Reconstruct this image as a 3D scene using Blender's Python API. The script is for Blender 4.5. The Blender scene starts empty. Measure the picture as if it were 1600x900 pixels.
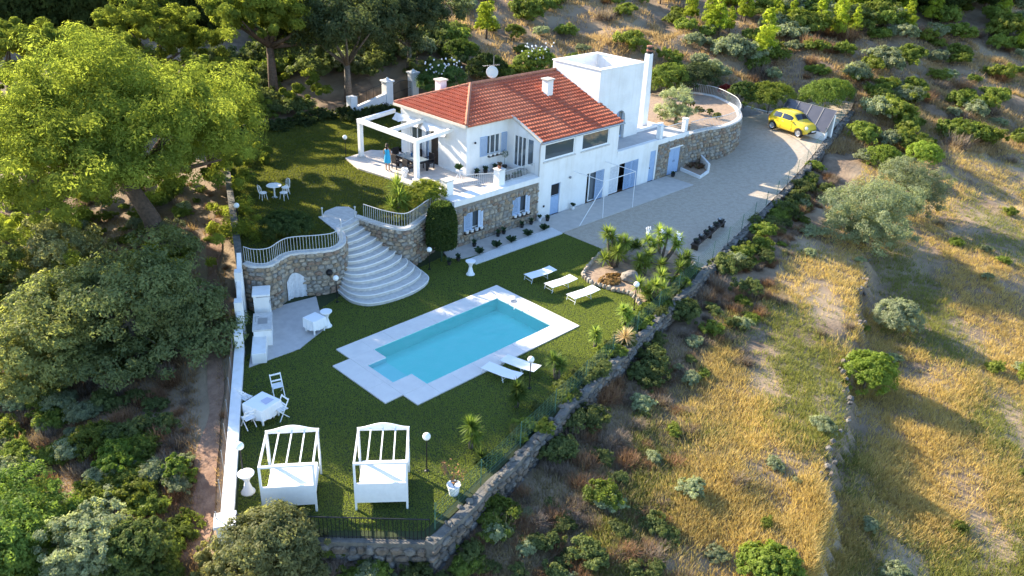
import bpy, bmesh, math, random
import numpy as np
from mathutils import Vector, Matrix
rnd = random.Random(7); nrs = np.random.RandomState(11)
S = bpy.context.scene; COL = S.collection
# ---------------------------------------------------------------- camera
F_PX = 1266.0; PITCH = math.radians(26.517); ROLL = math.radians(2.606); YAW = math.radians(46.08)
CAM = np.array([0, 0, 19.0])
_f = np.array([0, math.cos(PITCH), -math.sin(PITCH)]); _x = np.array([1., 0, 0]); _u = np.cross(_x, _f)
_x2 = math.cos(ROLL)*_x + math.sin(ROLL)*_u; _u2 = -math.sin(ROLL)*_x + math.cos(ROLL)*_u
_W = np.array([[math.cos(YAW), math.sin(YAW), 0], [-math.sin(YAW), math.cos(YAW), 0], [0, 0, 1.]])
RX, RU, RF = _W@_x2, _W@_u2, _W@_f
cd = bpy.data.cameras.new('camera'); cam = bpy.data.objects.new('camera', cd); COL.objects.link(cam)
cd.sensor_width = 36; cd.lens = 36*F_PX/1600; cd.clip_start = .5; cd.clip_end = 2000
cam.matrix_world = Matrix(((RX[0], RU[0], -RF[0], CAM[0]), (RX[1], RU[1], -RF[1], CAM[1]), (RX[2], RU[2], -RF[2], CAM[2]), (0, 0, 0, 1)))
S.camera = cam
# ---------------------------------------------------------------- world, sun, exposure
SUN_EL, SUN_AZ = math.radians(24.8), math.radians(-79)      # direction the light travels, in the house's own axes
_d = Vector((math.cos(SUN_AZ)*math.cos(SUN_EL), math.sin(SUN_AZ)*math.cos(SUN_EL), -math.sin(SUN_EL)))
w = bpy.data.worlds.new('World'); S.world = w; w.use_nodes = True
nt = w.node_tree; sky = nt.nodes.new('ShaderNodeTexSky'); sky.sky_type = 'NISHITA'; sky.sun_disc = False
sky.sun_elevation = SUN_EL; sky.sun_rotation = math.atan2(-_d.x, -_d.y); sky.altitude = 200; sky.ozone_density = 3.2; sky.dust_density = .5
nt.links.new(sky.outputs[0], nt.nodes['Background'].inputs[0]); nt.nodes['Background'].inputs[1].default_value = .15
sl = bpy.data.lights.new('sun', 'SUN'); sl.energy = 5.0; sl.angle = math.radians(.53); sl.color = (1, .86, .66)
sun = bpy.data.objects.new('sun', sl); COL.objects.link(sun); sun.rotation_euler = _d.to_track_quat('-Z', 'Y').to_euler(); sun.location = (0, 60, 60)
S.view_settings.view_transform = 'Standard'; S.view_settings.look = 'None'; S.view_settings.gamma = 1
S.view_settings.use_curve_mapping = False; S.view_settings.exposure = 1.8
S.render.engine = 'CYCLES'; S.cycles.max_bounces = 6; S.cycles.transparent_max_bounces = 12; S.cycles.use_denoising = True
S.cycles.diffuse_bounces = 3; S.cycles.sample_clamp_indirect = 6
# ---------------------------------------------------------------- pixel -> place
def ray(px, py): return RX*((px-800)/F_PX) - RU*((py-450)/F_PX) + RF
def G(px, py, z=0.):
    d = ray(px, py); p = CAM + d*((z-CAM[2])/d[2]); return (float(p[0]), float(p[1]))
def G3(px, py, z=0.): return G(px, py, z)+(z,)
# ---------------------------------------------------------------- materials
MATS = {}
def mat(name, c1, c2=None, scale=3., rough=.8, bump=0., bscale=None, spec=.3, metal=0., detail=4., c3=None, lo=.35, hi=.65):
    m = bpy.data.materials.new(name); m.use_nodes = True; n = m.node_tree.nodes; L = m.node_tree.links; b = n['Principled BSDF']
    b.inputs['Roughness'].default_value = rough; b.inputs['Specular IOR Level'].default_value = spec; b.inputs['Metallic'].default_value = metal
    b.inputs['Base Color'].default_value = (*c1, 1)
    if c2 or bump:
        g = n.new('ShaderNodeNewGeometry')
    if c2:
        t = n.new('ShaderNodeTexNoise'); t.inputs['Scale'].default_value = scale; t.inputs['Detail'].default_value = detail; t.inputs['Roughness'].default_value = .6
        L.new(g.outputs['Position'], t.inputs['Vector'])
        r = n.new('ShaderNodeValToRGB'); r.color_ramp.elements[0].position = lo; r.color_ramp.elements[1].position = hi
        r.color_ramp.elements[0].color = (*c1, 1); r.color_ramp.elements[1].color = (*c2, 1)
        L.new(t.outputs['Fac'], r.inputs['Fac']); out = r.outputs['Color']
        if c3:
            t2 = n.new('ShaderNodeTexNoise'); t2.inputs['Scale'].default_value = scale*.13; t2.inputs['Detail'].default_value = 5
            L.new(g.outputs['Position'], t2.inputs['Vector'])
            r2 = n.new('ShaderNodeValToRGB'); r2.color_ramp.elements[0].position = .45; r2.color_ramp.elements[1].position = .62
            L.new(t2.outputs['Fac'], r2.inputs['Fac'])
            mx = n.new('ShaderNodeMixRGB'); L.new(r2.outputs['Color'], mx.inputs['Fac']); L.new(out, mx.inputs['Color1']); mx.inputs['Color2'].default_value = (*c3, 1)
            out = mx.outputs['Color']
        L.new(out, b.inputs['Base Color'])
    if bump:
        t3 = n.new('ShaderNodeTexNoise'); t3.inputs['Scale'].default_value = bscale or scale*4; t3.inputs['Detail'].default_value = 4
        L.new(g.outputs['Position'], t3.inputs['Vector'])
        bp = n.new('ShaderNodeBump'); bp.inputs['Strength'].default_value = bump; bp.inputs['Distance'].default_value = .05
        L.new(t3.outputs['Fac'], bp.inputs['Height']); L.new(bp.outputs['Normal'], b.inputs['Normal'])
    MATS[name] = m; return m
def leafmat(name, transl=.58, gloss=.006, gain=1.55):
    m = bpy.data.materials.new(name); m.use_nodes = True; n = m.node_tree.nodes; L = m.node_tree.links; n.remove(n['Principled BSDF'])
    a = n.new('ShaderNodeAttribute'); a.attribute_name = 'Col'
    oi = n.new('ShaderNodeObjectInfo'); hs = n.new('ShaderNodeHueSaturation')
    mr = n.new('ShaderNodeMapRange'); mr.inputs['To Min'].default_value = .78*gain; mr.inputs['To Max'].default_value = 1.22*gain
    L.new(oi.outputs['Random'], mr.inputs['Value']); L.new(mr.outputs[0], hs.inputs['Value']); L.new(a.outputs['Color'], hs.inputs['Color'])
    d = n.new('ShaderNodeBsdfDiffuse'); t = n.new('ShaderNodeBsdfTranslucent'); g = n.new('ShaderNodeBsdfGlossy'); g.inputs['Roughness'].default_value = .45
    m1 = n.new('ShaderNodeMixShader'); m1.inputs[0].default_value = transl; m2 = n.new('ShaderNodeMixShader'); m2.inputs[0].default_value = gloss
    tc = n.new('ShaderNodeMixRGB'); tc.blend_type = 'MULTIPLY'; tc.inputs[0].default_value = 1; tc.inputs['Color2'].default_value = (1.2, 1.2, .72, 1)
    L.new(hs.outputs[0], d.inputs['Color']); L.new(hs.outputs[0], tc.inputs['Color1']); L.new(tc.outputs[0], t.inputs['Color'])
    L.new(d.outputs[0], m1.inputs[1]); L.new(t.outputs[0], m1.inputs[2]); L.new(m1.outputs[0], m2.inputs[1]); L.new(g.outputs[0], m2.inputs[2])
    L.new(m2.outputs[0], n['Material Output'].inputs['Surface']); MATS[name] = m; return m
white = mat('white_plaster', (.80, .79, .77), (.68, .665, .64), .9, .85, .12, 30, detail=8, lo=.42, hi=.8)
# faint rain streaks running down the render
_n = white.node_tree.nodes; _L = white.node_tree.links; _b = _n['Principled BSDF']; _src = _b.inputs['Base Color'].links[0].from_socket
_g = _n.new('ShaderNodeNewGeometry'); _mp = _n.new('ShaderNodeMapping'); _mp.inputs['Scale'].default_value = (3.2, 3.2, .22); _t = _n.new('ShaderNodeTexNoise'); _t.inputs['Scale'].default_value = 1.; _t.inputs['Detail'].default_value = 6
_r = _n.new('ShaderNodeValToRGB'); _r.color_ramp.elements[0].position = .30; _r.color_ramp.elements[0].color = (.93, .92, .90, 1); _r.color_ramp.elements[1].position = .52; _r.color_ramp.elements[1].color = (1, 1, 1, 1)
_m = _n.new('ShaderNodeMixRGB'); _m.blend_type = 'MULTIPLY'; _m.inputs[0].default_value = 1
_L.new(_g.outputs['Position'], _mp.inputs['Vector']); _L.new(_mp.outputs[0], _t.inputs['Vector']); _L.new(_t.outputs['Fac'], _r.inputs['Fac']); _L.new(_src, _m.inputs['Color1']); _L.new(_r.outputs['Color'], _m.inputs['Color2']); _L.new(_m.outputs[0], _b.inputs['Base Color'])
tower_white = white
white_paint = mat('white_paint', (.8, .8, .8), rough=.45)
white_wood = mat('white_wood', (.82, .82, .81), (.76, .76, .75), 6, .5)
cloth = mat('white_cloth', (.8, .8, .8), rough=.9)
stone_mats = [mat('stone_%s' % k, c, tuple(x*.62 for x in c), 5, .9, .5, 18) for k, c in (('ochre', (.36, .27, .18)), ('grey', (.30, .28, .25)), ('tan', (.42, .34, .25)), ('rust', (.30, .21, .15)), ('pale', (.40, .36, .30)))]
mortar = mat('mortar', (.26, .23, .19), (.18, .16, .13), 6, .95, .4, 30)
rubble = mat('grey_rubble', (.17, .16, .14), (.10, .095, .085), 3, .95, .6, 14)
cap_stone = mat('cap_stone', (.60, .58, .55), (.48, .46, .43), 4, .8, .1)
step_stone = mat('step_stone', (.56, .54, .50), (.44, .42, .39), 5, .8, .15)
nosing = mat('step_nosing', (.72, .70, .66), rough=.7)
tile = mat('terracotta', (.47, .118, .058), (.34, .085, .045), 3, .8, .15, 20, c3=(.50, .16, .085))
ridge = mat('ridge_tile', (.44, .19, .11), (.34, .13, .08), 4, .8)
gutter = mat('gutter_metal', (.5, .5, .5), rough=.4, metal=.5)
fascia = mat('eave_mortar', (.62, .56, .48), (.5, .45, .38), 5, .85)
shutter = mat('blue_shutter', (.36, .46, .62), (.32, .42, .58), 5, .6)
door_blue = mat('blue_door', (.33, .44, .62), (.28, .39, .56), 4, .6)
glass = mat('window_glass', (.20, .23, .25), rough=.04, spec=.9, metal=.65)
dark_in = mat('dark_interior', (.02, .02, .022), rough=.9)  # near-black stands in for the shade inside unlit rooms
curtain = mat('curtain', (.62, .63, .65), (.5, .51, .54), 8, .9)
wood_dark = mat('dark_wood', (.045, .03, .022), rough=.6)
rattan = mat('dark_rattan', (.018, .015, .016), rough=.7)
black_metal = mat('black_metal', (.012, .012, .013), rough=.45)
grey_metal = mat('grey_metal', (.32, .33, .34), rough=.4, metal=.6)
pale_metal = mat('pale_railing', (.55, .55, .53), rough=.45)
paving = mat('paving', (.52, .48, .43), (.44, .41, .37), 2.2, .85, .1, 12)
patio_m = mat('patio_paving', (.50, .48, .46), (.43, .41, .40), 2.5, .85, .1, 10)
terrace_m = mat('terrace_tile', (.58, .52, .46), (.50, .44, .39), 2.5, .7, .05)
deck_m = mat('pool_deck', (.72, .68, .63), (.66, .62, .58), 2, .75, .06, 20)
gravel = mat('gravel', (.54, .46, .36), (.36, .31, .24), 26, .95, .7, 40, c3=(.40, .335, .255))
white_gravel = mat('white_gravel', (.78, .77, .75), (.55, .55, .54), 30, .9, .8, 40)
turf = mat('turf', (.030, .045, .018), (.04, .055, .02), 1.3, .95, .7, 60, c3=(.045, .06, .022))
lawn_m = mat('upper_lawn', (.032, .050, .016), (.05, .066, .02), 1.5, .95, .8, 40, c3=(.07, .075, .026))
soil = mat('soil', (.35, .25, .17), (.24, .17, .12), 4, .95, .5, 12)
bark = mat('pine_bark', (.13, .085, .06), (.07, .048, .036), 7, .95, .7, 16)
twig = mat('grey_bark', (.17, .14, .11), (.09, .075, .06), 7, .95, .5, 20)
boulder_m = mat('boulder', (.27, .24, .20), (.16, .14, .12), 3, .95, .6, 10)
yellow = mat('yellow_paint', (.72, .52, .035), rough=.22, spec=.6)
tyre = mat('tyre', (.015, .015, .015), rough=.85)
rim_m = mat('rim', (.55, .55, .56), rough=.3, metal=.7)
lampglass = mat('headlamp', (.7, .72, .74), rough=.1, spec=.8)
panel_m = mat('solar_panel', (.035, .038, .055), (.045, .047, .065), 2, .25, spec=.6)
terracotta_pot = mat('clay_pot', (.30, .13, .08), rough=.8)
dark_pot = mat('dark_pot', (.03, .028, .027), rough=.7)
globe_m = mat('globe', (.82, .82, .80), rough=.25, spec=.5)
greennet = mat('green_wire', (.07, .15, .10), rough=.6)
blue_dress = mat('turquoise_dress', (.03, .35, .62), rough=.85)
skin_m = mat('skin', (.42, .24, .16), rough=.6)
hair_m = mat('dark_hair', (.03, .018, .012), rough=.6)
rust_red = mat('red_bloom', (.35, .04, .04), rough=.8)
liner = mat('pool_liner', (.66, .99, .91), (.56, .97, .88), 1.5, .5)
step_liner = mat('pool_step_liner', (.90, .97, .95), rough=.5)
dirt = mat('dirt', (.25, .175, .115), (.15, .105, .068), 1.6, .95, .8, 9, c3=(.30, .225, .145))
pathdirt = mat('path_dirt', (.27, .17, .115), (.18, .105, .07), 2.5, .95, .7, 10)
leaf = leafmat('leaf'); needle = leafmat('needle', .68, .0, 1.2); dryleaf = leafmat('dry_leaf', .35, .005, 1.0); grassm = leafmat('grass_blade', .5, .0, 1.0)
# water: fresnel reflection over a tinted, see-through body
m = bpy.data.materials.new('pool_water'); m.use_nodes = True; n = m.node_tree.nodes; L = m.node_tree.links; n.remove(n['Principled BSDF'])
tr = n.new('ShaderNodeBsdfTransparent'); tr.inputs[0].default_value = (.6, 1., .98, 1); gl = n.new('ShaderNodeBsdfGlossy'); gl.inputs['Roughness'].default_value = .02
fr = n.new('ShaderNodeFresnel'); fr.inputs[0].default_value = 1.33; mx = n.new('ShaderNodeMixShader')
nz = n.new('ShaderNodeTexNoise'); nz.inputs['Scale'].default_value = 2.2; ge = n.new('ShaderNodeNewGeometry'); L.new(ge.outputs['Position'], nz.inputs['Vector'])
bp = n.new('ShaderNodeBump'); bp.inputs['Strength'].default_value = .45; bp.inputs['Distance'].default_value = .05; L.new(nz.outputs['Fac'], bp.inputs['Height'])
L.new(bp.outputs[0], gl.inputs['Normal']); L.new(bp.outputs[0], fr.inputs['Normal'])
L.new(fr.outputs[0], mx.inputs[0]); L.new(tr.outputs[0], mx.inputs[1]); L.new(gl.outputs[0], mx.inputs[2]); L.new(mx.outputs[0], n['Material Output'].inputs['Surface'])
water = m
# ---------------------------------------------------------------- mesh helpers
def catmull(pts, n=8, closed=False):
    P = [np.array(p, float) for p in pts]; out = []
    N = len(P)
    for i in range(N if closed else N-1):
        p0 = P[i-1] if (closed or i > 0) else 2*P[0]-P[1]; p1 = P[i]; p2 = P[(i+1) % N]
        p3 = P[(i+2) % N] if (closed or i+2 < N) else 2*P[-1]-P[-2]
        for k in range(n):
            t = k/n; out.append(.5*((2*p1)+(-p0+p2)*t+(2*p0-5*p1+4*p2-p3)*t*t+(-p0+3*p1-3*p2+p3)*t**3))
    if not closed: out.append(P[-1])
    return [tuple(float(v) for v in p) for p in out]
def resample(pts, step):
    P = np.array(pts, float); seg = np.linalg.norm(np.diff(P, axis=0), axis=1); s = np.concatenate([[0], np.cumsum(seg)])
    n = max(1, int(round(s[-1]/step))); q = np.linspace(0, s[-1], n+1)
    return [tuple(float(np.interp(t, s, P[:, k])) for k in range(P.shape[1])) for t in q]
class MB:
    def __init__(s): s.v = []; s.f = []
    def add(s, vs, fs):
        o = len(s.v); s.v += [tuple(v) for v in vs]; s.f += [tuple(i+o for i in f) for f in fs]; return s
    def box(s, x0, x1, y0, y1, z0, z1):
        return s.add([(x0, y0, z0), (x1, y0, z0), (x1, y1, z0), (x0, y1, z0), (x0, y0, z1), (x1, y0, z1), (x1, y1, z1), (x0, y1, z1)],
                     [(0, 3, 2, 1), (4, 5, 6, 7), (0, 1, 5, 4), (1, 2, 6, 5), (2, 3, 7, 6), (3, 0, 4, 7)])
    def prism(s, poly, z0, z1):
        n = len(poly); a = sum(poly[i][0]*poly[(i+1) % n][1]-poly[(i+1) % n][0]*poly[i][1] for i in range(n))
        if a < 0: poly = poly[::-1]
        za = z0 if isinstance(z0, (list, tuple)) else [z0]*n; zb = z1 if isinstance(z1, (list, tuple)) else [z1]*n
        return s.add([(p[0], p[1], z) for p, z in zip(poly, za)]+[(p[0], p[1], z) for p, z in zip(poly, zb)],
                     [tuple(range(n-1, -1, -1)), tuple(range(n, 2*n))]+[(i, (i+1) % n, (i+1) % n+n, i+n) for i in range(n)])
    def beam(s, a, b, w, h=None):
        h = h or w; a = Vector(a); b = Vector(b); d = (b-a).normalized(); up = Vector((0, 0, 1)) if abs(d.z) < .95 else Vector((1, 0, 0))
        x = d.cross(up).normalized()*(w/2); y = x.cross(d).normalized()*(h/2)
        return s.add([a-x-y, a+x-y, a+x+y, a-x+y, b-x-y, b+x-y, b+x+y, b-x+y], [(0, 3, 2, 1), (4, 5, 6, 7), (0, 1, 5, 4), (1, 2, 6, 5), (2, 3, 7, 6), (3, 0, 4, 7)])
    def tube(s, pts, r, n=6, closed=False):
        P = [Vector(p) for p in pts]; N = len(P); R = r if isinstance(r, (list, tuple)) else [r]*N; vs = []
        px = None
        for i in range(N):
            d = (P[min(i+1, N-1)]-P[max(i-1, 0)]).normalized()
            if px is None: px = d.cross(Vector((0, 0, 1)) if abs(d.z) < .9 else Vector((1, 0, 0))).normalized()
            px = (px-d*px.dot(d)).normalized(); y = d.cross(px)
            for k in range(n): a = 2*math.pi*k/n; vs.append(P[i]+(px*math.cos(a)+y*math.sin(a))*R[i])
        fs = [(i*n+k, i*n+(k+1) % n, (i+1)*n+(k+1) % n, (i+1)*n+k) for i in range(N-1) for k in range(n)]
        fs += [tuple(range(n-1, -1, -1)), tuple((N-1)*n+k for k in range(n))]
        return s.add(vs, fs)
    def lathe(s, prof, c=(0, 0, 0), n=16):
        vs = [(c[0]+r*math.cos(2*math.pi*k/n), c[1]+r*math.sin(2*math.pi*k/n), c[2]+z) for r, z in prof for k in range(n)]
        fs = [(i*n+k, i*n+(k+1) % n, (i+1)*n+(k+1) % n, (i+1)*n+k) for i in range(len(prof)-1) for k in range(n)]
        fs += [tuple(range(n-1, -1, -1)), tuple((len(prof)-1)*n+k for k in range(n))]
        return s.add(vs, fs)
    def ball(s, c, r, n=14, m=9):
        prof = [(max(1e-4, r*math.sin(math.pi*i/m)), -r*math.cos(math.pi*i/m)) for i in range(m+1)]
        return s.lathe(prof, c, n)
    def ribbon(s, path, w, z0, z1):
        """closed wall of width w along a plan path; z0, z1 numbers or lists"""
        P = np.array([p[:2] for p in path], float); T = np.gradient(P, axis=0); T /= np.linalg.norm(T, axis=1)[:, None]+1e-9
        Nn = np.stack([-T[:, 1], T[:, 0]], 1)*w/2; n = len(P)
        za = z0 if isinstance(z0, (list, tuple, np.ndarray)) else [z0]*n; zb = z1 if isinstance(z1, (list, tuple, np.ndarray)) else [z1]*n
        vs = []; fs = []
        for i in range(n):
            a = P[i]-Nn[i]; b = P[i]+Nn[i]; vs += [(a[0], a[1], za[i]), (b[0], b[1], za[i]), (b[0], b[1], zb[i]), (a[0], a[1], zb[i])]
        for i in range(n-1):
            o = i*4; q = o+4
            for k in range(4): fs.append((o+k, q+k, q+(k+1) % 4, o+(k+1) % 4))
        fs += [(0, 1, 2, 3), (4*n-1, 4*n-2, 4*n-3, 4*n-4)]
        return s.add(vs, fs)
    def build(s, name, mt, parent=None, smooth=False, loc=None):
        me = bpy.data.meshes.new(name); me.from_pydata([tuple(map(float, v)) for v in s.v], [], s.f); me.update()
        if smooth: me.polygons.foreach_set('use_smooth', [True]*len(me.polygons))
        o = bpy.data.objects.new(name, me); COL.objects.link(o)
        for x in (mt if isinstance(mt, (list, tuple)) else [mt]): me.materials.append(x)
        if parent is not None: o.parent = parent
        if loc is not None: o.location = loc
        return o
def tag(o, label, cat, group=None):
    o['label'] = label; o['category'] = cat
    if group: o['group'] = group
    return o
def thing(name, label, cat, loc=(0, 0, 0), rz=0., group=None):
    o = bpy.data.objects.new(name, None); COL.objects.link(o); o.location = loc; o.rotation_euler = (0, 0, rz); o.empty_display_size = .2
    return tag(o, label, cat, group)
def struct(o): o['kind'] = 'structure'; return o
def stuff(o): o['kind'] = 'stuff'; return o
def copy_tree(o, parent=None):
    c = o.copy(); COL.objects.link(c)
    if parent is not None: c.parent = parent
    for ch in list(o.children): copy_tree(ch, c)
    return c
def inst(name, mesh, parent, loc, rot=(0, 0, 0), scale=(1, 1, 1)):
    o = bpy.data.objects.new(name, mesh); COL.objects.link(o); o.parent = parent; o.location = loc; o.rotation_euler = rot; o.scale = scale; return o
def bevel(o, wdt=.02, seg=2):
    b = o.modifiers.new('bevel', 'BEVEL'); b.width = wdt; b.segments = seg; b.limit_method = 'ANGLE'; return o
# ---------------------------------------------------------------- stones: each a block of its own
def stone_mesh(k, mt):
    r = random.Random(k); n = 7; ring = []
    for i in range(n):
        a = 2*math.pi*(i+.5*r.random())/n; q = 1/max(abs(math.cos(a)), abs(math.sin(a)))**.75
        ring.append((.5*q*math.cos(a)*r.uniform(.86, 1.02), .5*q*math.sin(a)*r.uniform(.86, 1.02)))
    vs = [(x, 0, z) for x, z in ring]+[(x*.93, -.6, z*.93) for x, z in ring]+[(x*.68, -1*r.uniform(.85, 1.1), z*.68) for x, z in ring]
    fs = [(i, (i+1) % n, n+(i+1) % n, n+i) for i in range(n)]+[(n+i, n+(i+1) % n, 2*n+(i+1) % n, 2*n+i) for i in range(n)]+[tuple(range(2*n, 3*n))]
    me = bpy.data.meshes.new('stone'); me.from_pydata(vs, [], fs); me.update(); me.materials.append(mt); return me
STONES = [stone_mesh(i, stone_mats[i % 5]) for i in range(15)]
DARK_STONES = [stone_mesh(i, m_) for i, m_ in enumerate([mat('rubble_stone_%s' % k, c, tuple(x*.55 for x in c), 5, .95, .6, 16) for k, c in (('grey', (.22, .205, .185)), ('brown', (.20, .16, .125)), ('dark', (.13, .12, .11)))]*4)]
def stones_along(path, ztop, zbot, parent, size=(.42, .26), holes=(), limit=300, depth=.1, seed=1, side=-1, pool_=None):
    """courses of stones on the face of a wall that follows path; holes = (s0,s1,z0,z1) along it. the largest stay single"""
    r = random.Random(seed); P = np.array([p[:2] for p in path], float); seg = np.linalg.norm(np.diff(P, axis=0), axis=1); s = np.concatenate([[0], np.cumsum(seg)])
    f_t = ztop if callable(ztop) else (lambda q: ztop); f_b = zbot if callable(zbot) else (lambda q: zbot); items = []
    zlo = min(f_b(q) for q in s); zhi = max(f_t(q) for q in s); z = zlo
    while z < zhi-.06:
        h = size[1]*r.uniform(.7, 1.25); q = -r.random()*.3
        while q < s[-1]:
            wd = size[0]*r.uniform(.55, 1.35); c = q+wd/2; zc = z+h/2+r.uniform(-.03, .03); q += wd
            if c < .05 or c > s[-1]-.05 or zc > f_t(c)-h*.35 or zc < f_b(c)-.05: continue
            if any(a-.08 < c < b+.08 and e-.06 < zc < g+.06 for a, b, e, g in holes): continue
            x = np.interp(c, s, P[:, 0]); y = np.interp(c, s, P[:, 1]); i = min(len(seg)-1, int(np.searchsorted(s, c, 'right')-1)); t = (P[i+1]-P[i])/seg[i]
            items.append((wd*h, x, y, zc, math.atan2(t[1], t[0])+(0 if side < 0 else math.pi), wd*.97, h*.96))
        z += h
    items.sort(reverse=True); mb = {}
    for k, (_, x, y, zc, a, wd, h) in enumerate(items):
        me = r.choice(pool_ or STONES)
        if k < limit:
            inst('stone', me, parent, (x, y, zc), (r.uniform(-.05, .05), r.uniform(-.12, .12), a), (wd, depth*r.uniform(.7, 1.3), h))
        else:
            M = Matrix.Translation((x, y, zc)) @ Matrix.Rotation(a, 4, 'Z') @ Matrix.Diagonal((wd, depth, h, 1)); b = mb.setdefault(me.materials[0].name, MB())
            b.add([M@v.co for v in me.vertices], [tuple(p.vertices) for p in me.polygons])
    for nm, b in mb.items(): stuff(b.build('small_stones', MATS[nm], parent))
def railing(name, label, path, h=.85, sp=.13, mt=None, r=.011, group=None, cat='railing'):
    mt = mt or pale_metal; p0 = path[0]; t = thing(name, label, cat, p0, 0, group); P = [(p[0]-p0[0], p[1]-p0[1], p[2]-p0[2]) for p in path]
    MB().tube([(x, y, z+h) for x, y, z in P], .022, 6).build('top_rail', mt, t)
    MB().tube([(x, y, z+.07) for x, y, z in P], .014, 5).build('bottom_rail', mt, t)
    me = None
    for x, y, z in resample(P, sp):
        if me is None:
            o = MB().tube([(0, 0, 0), (0, 0, h)], r, 5).build('baluster', mt, t, loc=(x, y, z)); me = o.data
        else: inst('baluster', me, t, (x, y, z))
    return t
# ================================================================ THE SETTING
ZU, ZT = 2.35, 2.85            # upper garden, house terrace
def sstep(a, b, x): t = np.clip((x-a)/(b-a), 0, 1); return t*t*(3-2*t)
def inpoly(poly, X, Y):
    X = np.asarray(X, float); Y = np.asarray(Y, float); r = np.zeros(X.shape, bool); n = len(poly)
    for i in range(n):
        x0, y0 = poly[i][:2]; x1, y1 = poly[(i+1) % n][:2]
        c = ((y0 > Y) != (y1 > Y)) & (X < (x1-x0)*(Y-y0)/((y1-y0) if y1 != y0 else 1e-9)+x0); r ^= c
    return r
def wall_y(x): return 15.3+.232*(x-12.6)          # the long boundary wall below the drive
def drive_z(x): return float(np.interp(x, [46, 54, 60, 66, 70, 80], [0, .12, .45, 1.15, 1.5, 2.0]))
LEFTWALL = [(8.0, 19.8), (13.55, 29.3), (16.0, 33.4), (22.2, 46.6)]
LOWER = [(8.0, 19.8), (12.6, 15.3), (45, wall_y(45)), (78, wall_y(78)), (76, 34), (62, 44), (47, 43), (43, 42.5), (28, 42.5), (20, 37), (16.0, 33.4)]
UPPER = [(16.0, 33.4), (20, 32), (28, 32.5), (47, 38), (47, 43), (43, 54.2), (24, 52.5), (22.2, 46.6)]
D0 = np.array(G(1290, 790, -2.6)); D1 = np.array(G(1357, 395, -2.2)); _dt = (D1-D0)/np.linalg.norm(D1-D0); _dn = np.array([_dt[1], -_dt[0]])
_tw = [(f*math.cos(a), f*math.sin(a), p, .075/f**.5) for f, a, p in ((.33, .3, 0), (.47, 1.5, 2), (.61, 2.6, 1), (.83, .9, 4), (1.07, 2.1, 3), (1.31, 3.0, 5), (1.63, .1, 1.3), (1.9, 1.2, 2.2), (2.3, 2.4, .4))]
def tnoise(X, Y): return sum(m_*np.sin(a*X+b*Y+p+1.2*np.sin(.37*b*X-.41*a*Y+p)) for a, b, p, m_ in _tw)+.3*np.sin(X*.21+2)*np.sin(Y*.19+1)
def terrain(X, Y, inside=True):
    X = np.asarray(X, float); Y = np.asarray(Y, float); d = .72*X+.694*Y; l = .694*X-.72*Y
    lL = -8.8-.303*(d-19.6); lR = -2.3+.599*(d-19.7)
    zl = np.interp(d, [-40, 0, 19.6, 47, 60, 200], [-12, -4.2, -1.0, 2.2, 2.6, 3.0])-.1*np.maximum(0, lL-l)+.05*np.maximum(0, lL-l-25)
    zr = np.interp(d, [-40, 0, 19.7, 28, 60, 80, 200], [-12, -4.2, -1.1, -.7, -.3, .9, 3])-.075*np.clip(l-lR, 0, 60)
    q = (X-D0[0])*_dn[0]+(Y-D0[1])*_dn[1]; q2 = (X-D0[0])*_dt[0]+(Y-D0[1])*_dt[1]
    q = q+.2*np.sin(q2*.8)+.12*np.sin(q2*2.1+1); zr = zr-1.15*sstep(-.3, .35, q)*sstep(32, 18, q2)
    wg = sstep(0, 1, (l-lL)/np.maximum(lR-lL, 4)); z = zl*(1-wg)+zr*wg
    hd = (d-(63+.16*np.maximum(l, 0)))/5.; z = z+.21*5*np.log1p(np.exp(np.clip(hd, -30, 30)))
    z = z+tnoise(X, Y)*np.clip((np.abs(d-40)+6)/30, .35, 1.2)
    if inside:
        z = np.where(inpoly(LOWER, X, Y), np.minimum(z, -1.8+.03*np.maximum(X-45, 0)), z); z = np.where(inpoly(UPPER, X, Y), np.minimum(z, 1.7), z)
    return z
def GT(px, py, zmin=None):
    """where the line of sight through a pixel meets the terrain"""
    d = ray(px, py); t = np.arange(8, 330, .15); P = CAM[None]+t[:, None]*d[None]
    h = terrain(P[:, 0], P[:, 1], False); i = int(np.argmax(P[:, 2] < h)); return float(P[i, 0]), float(P[i, 1]), float(h[i])
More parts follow.
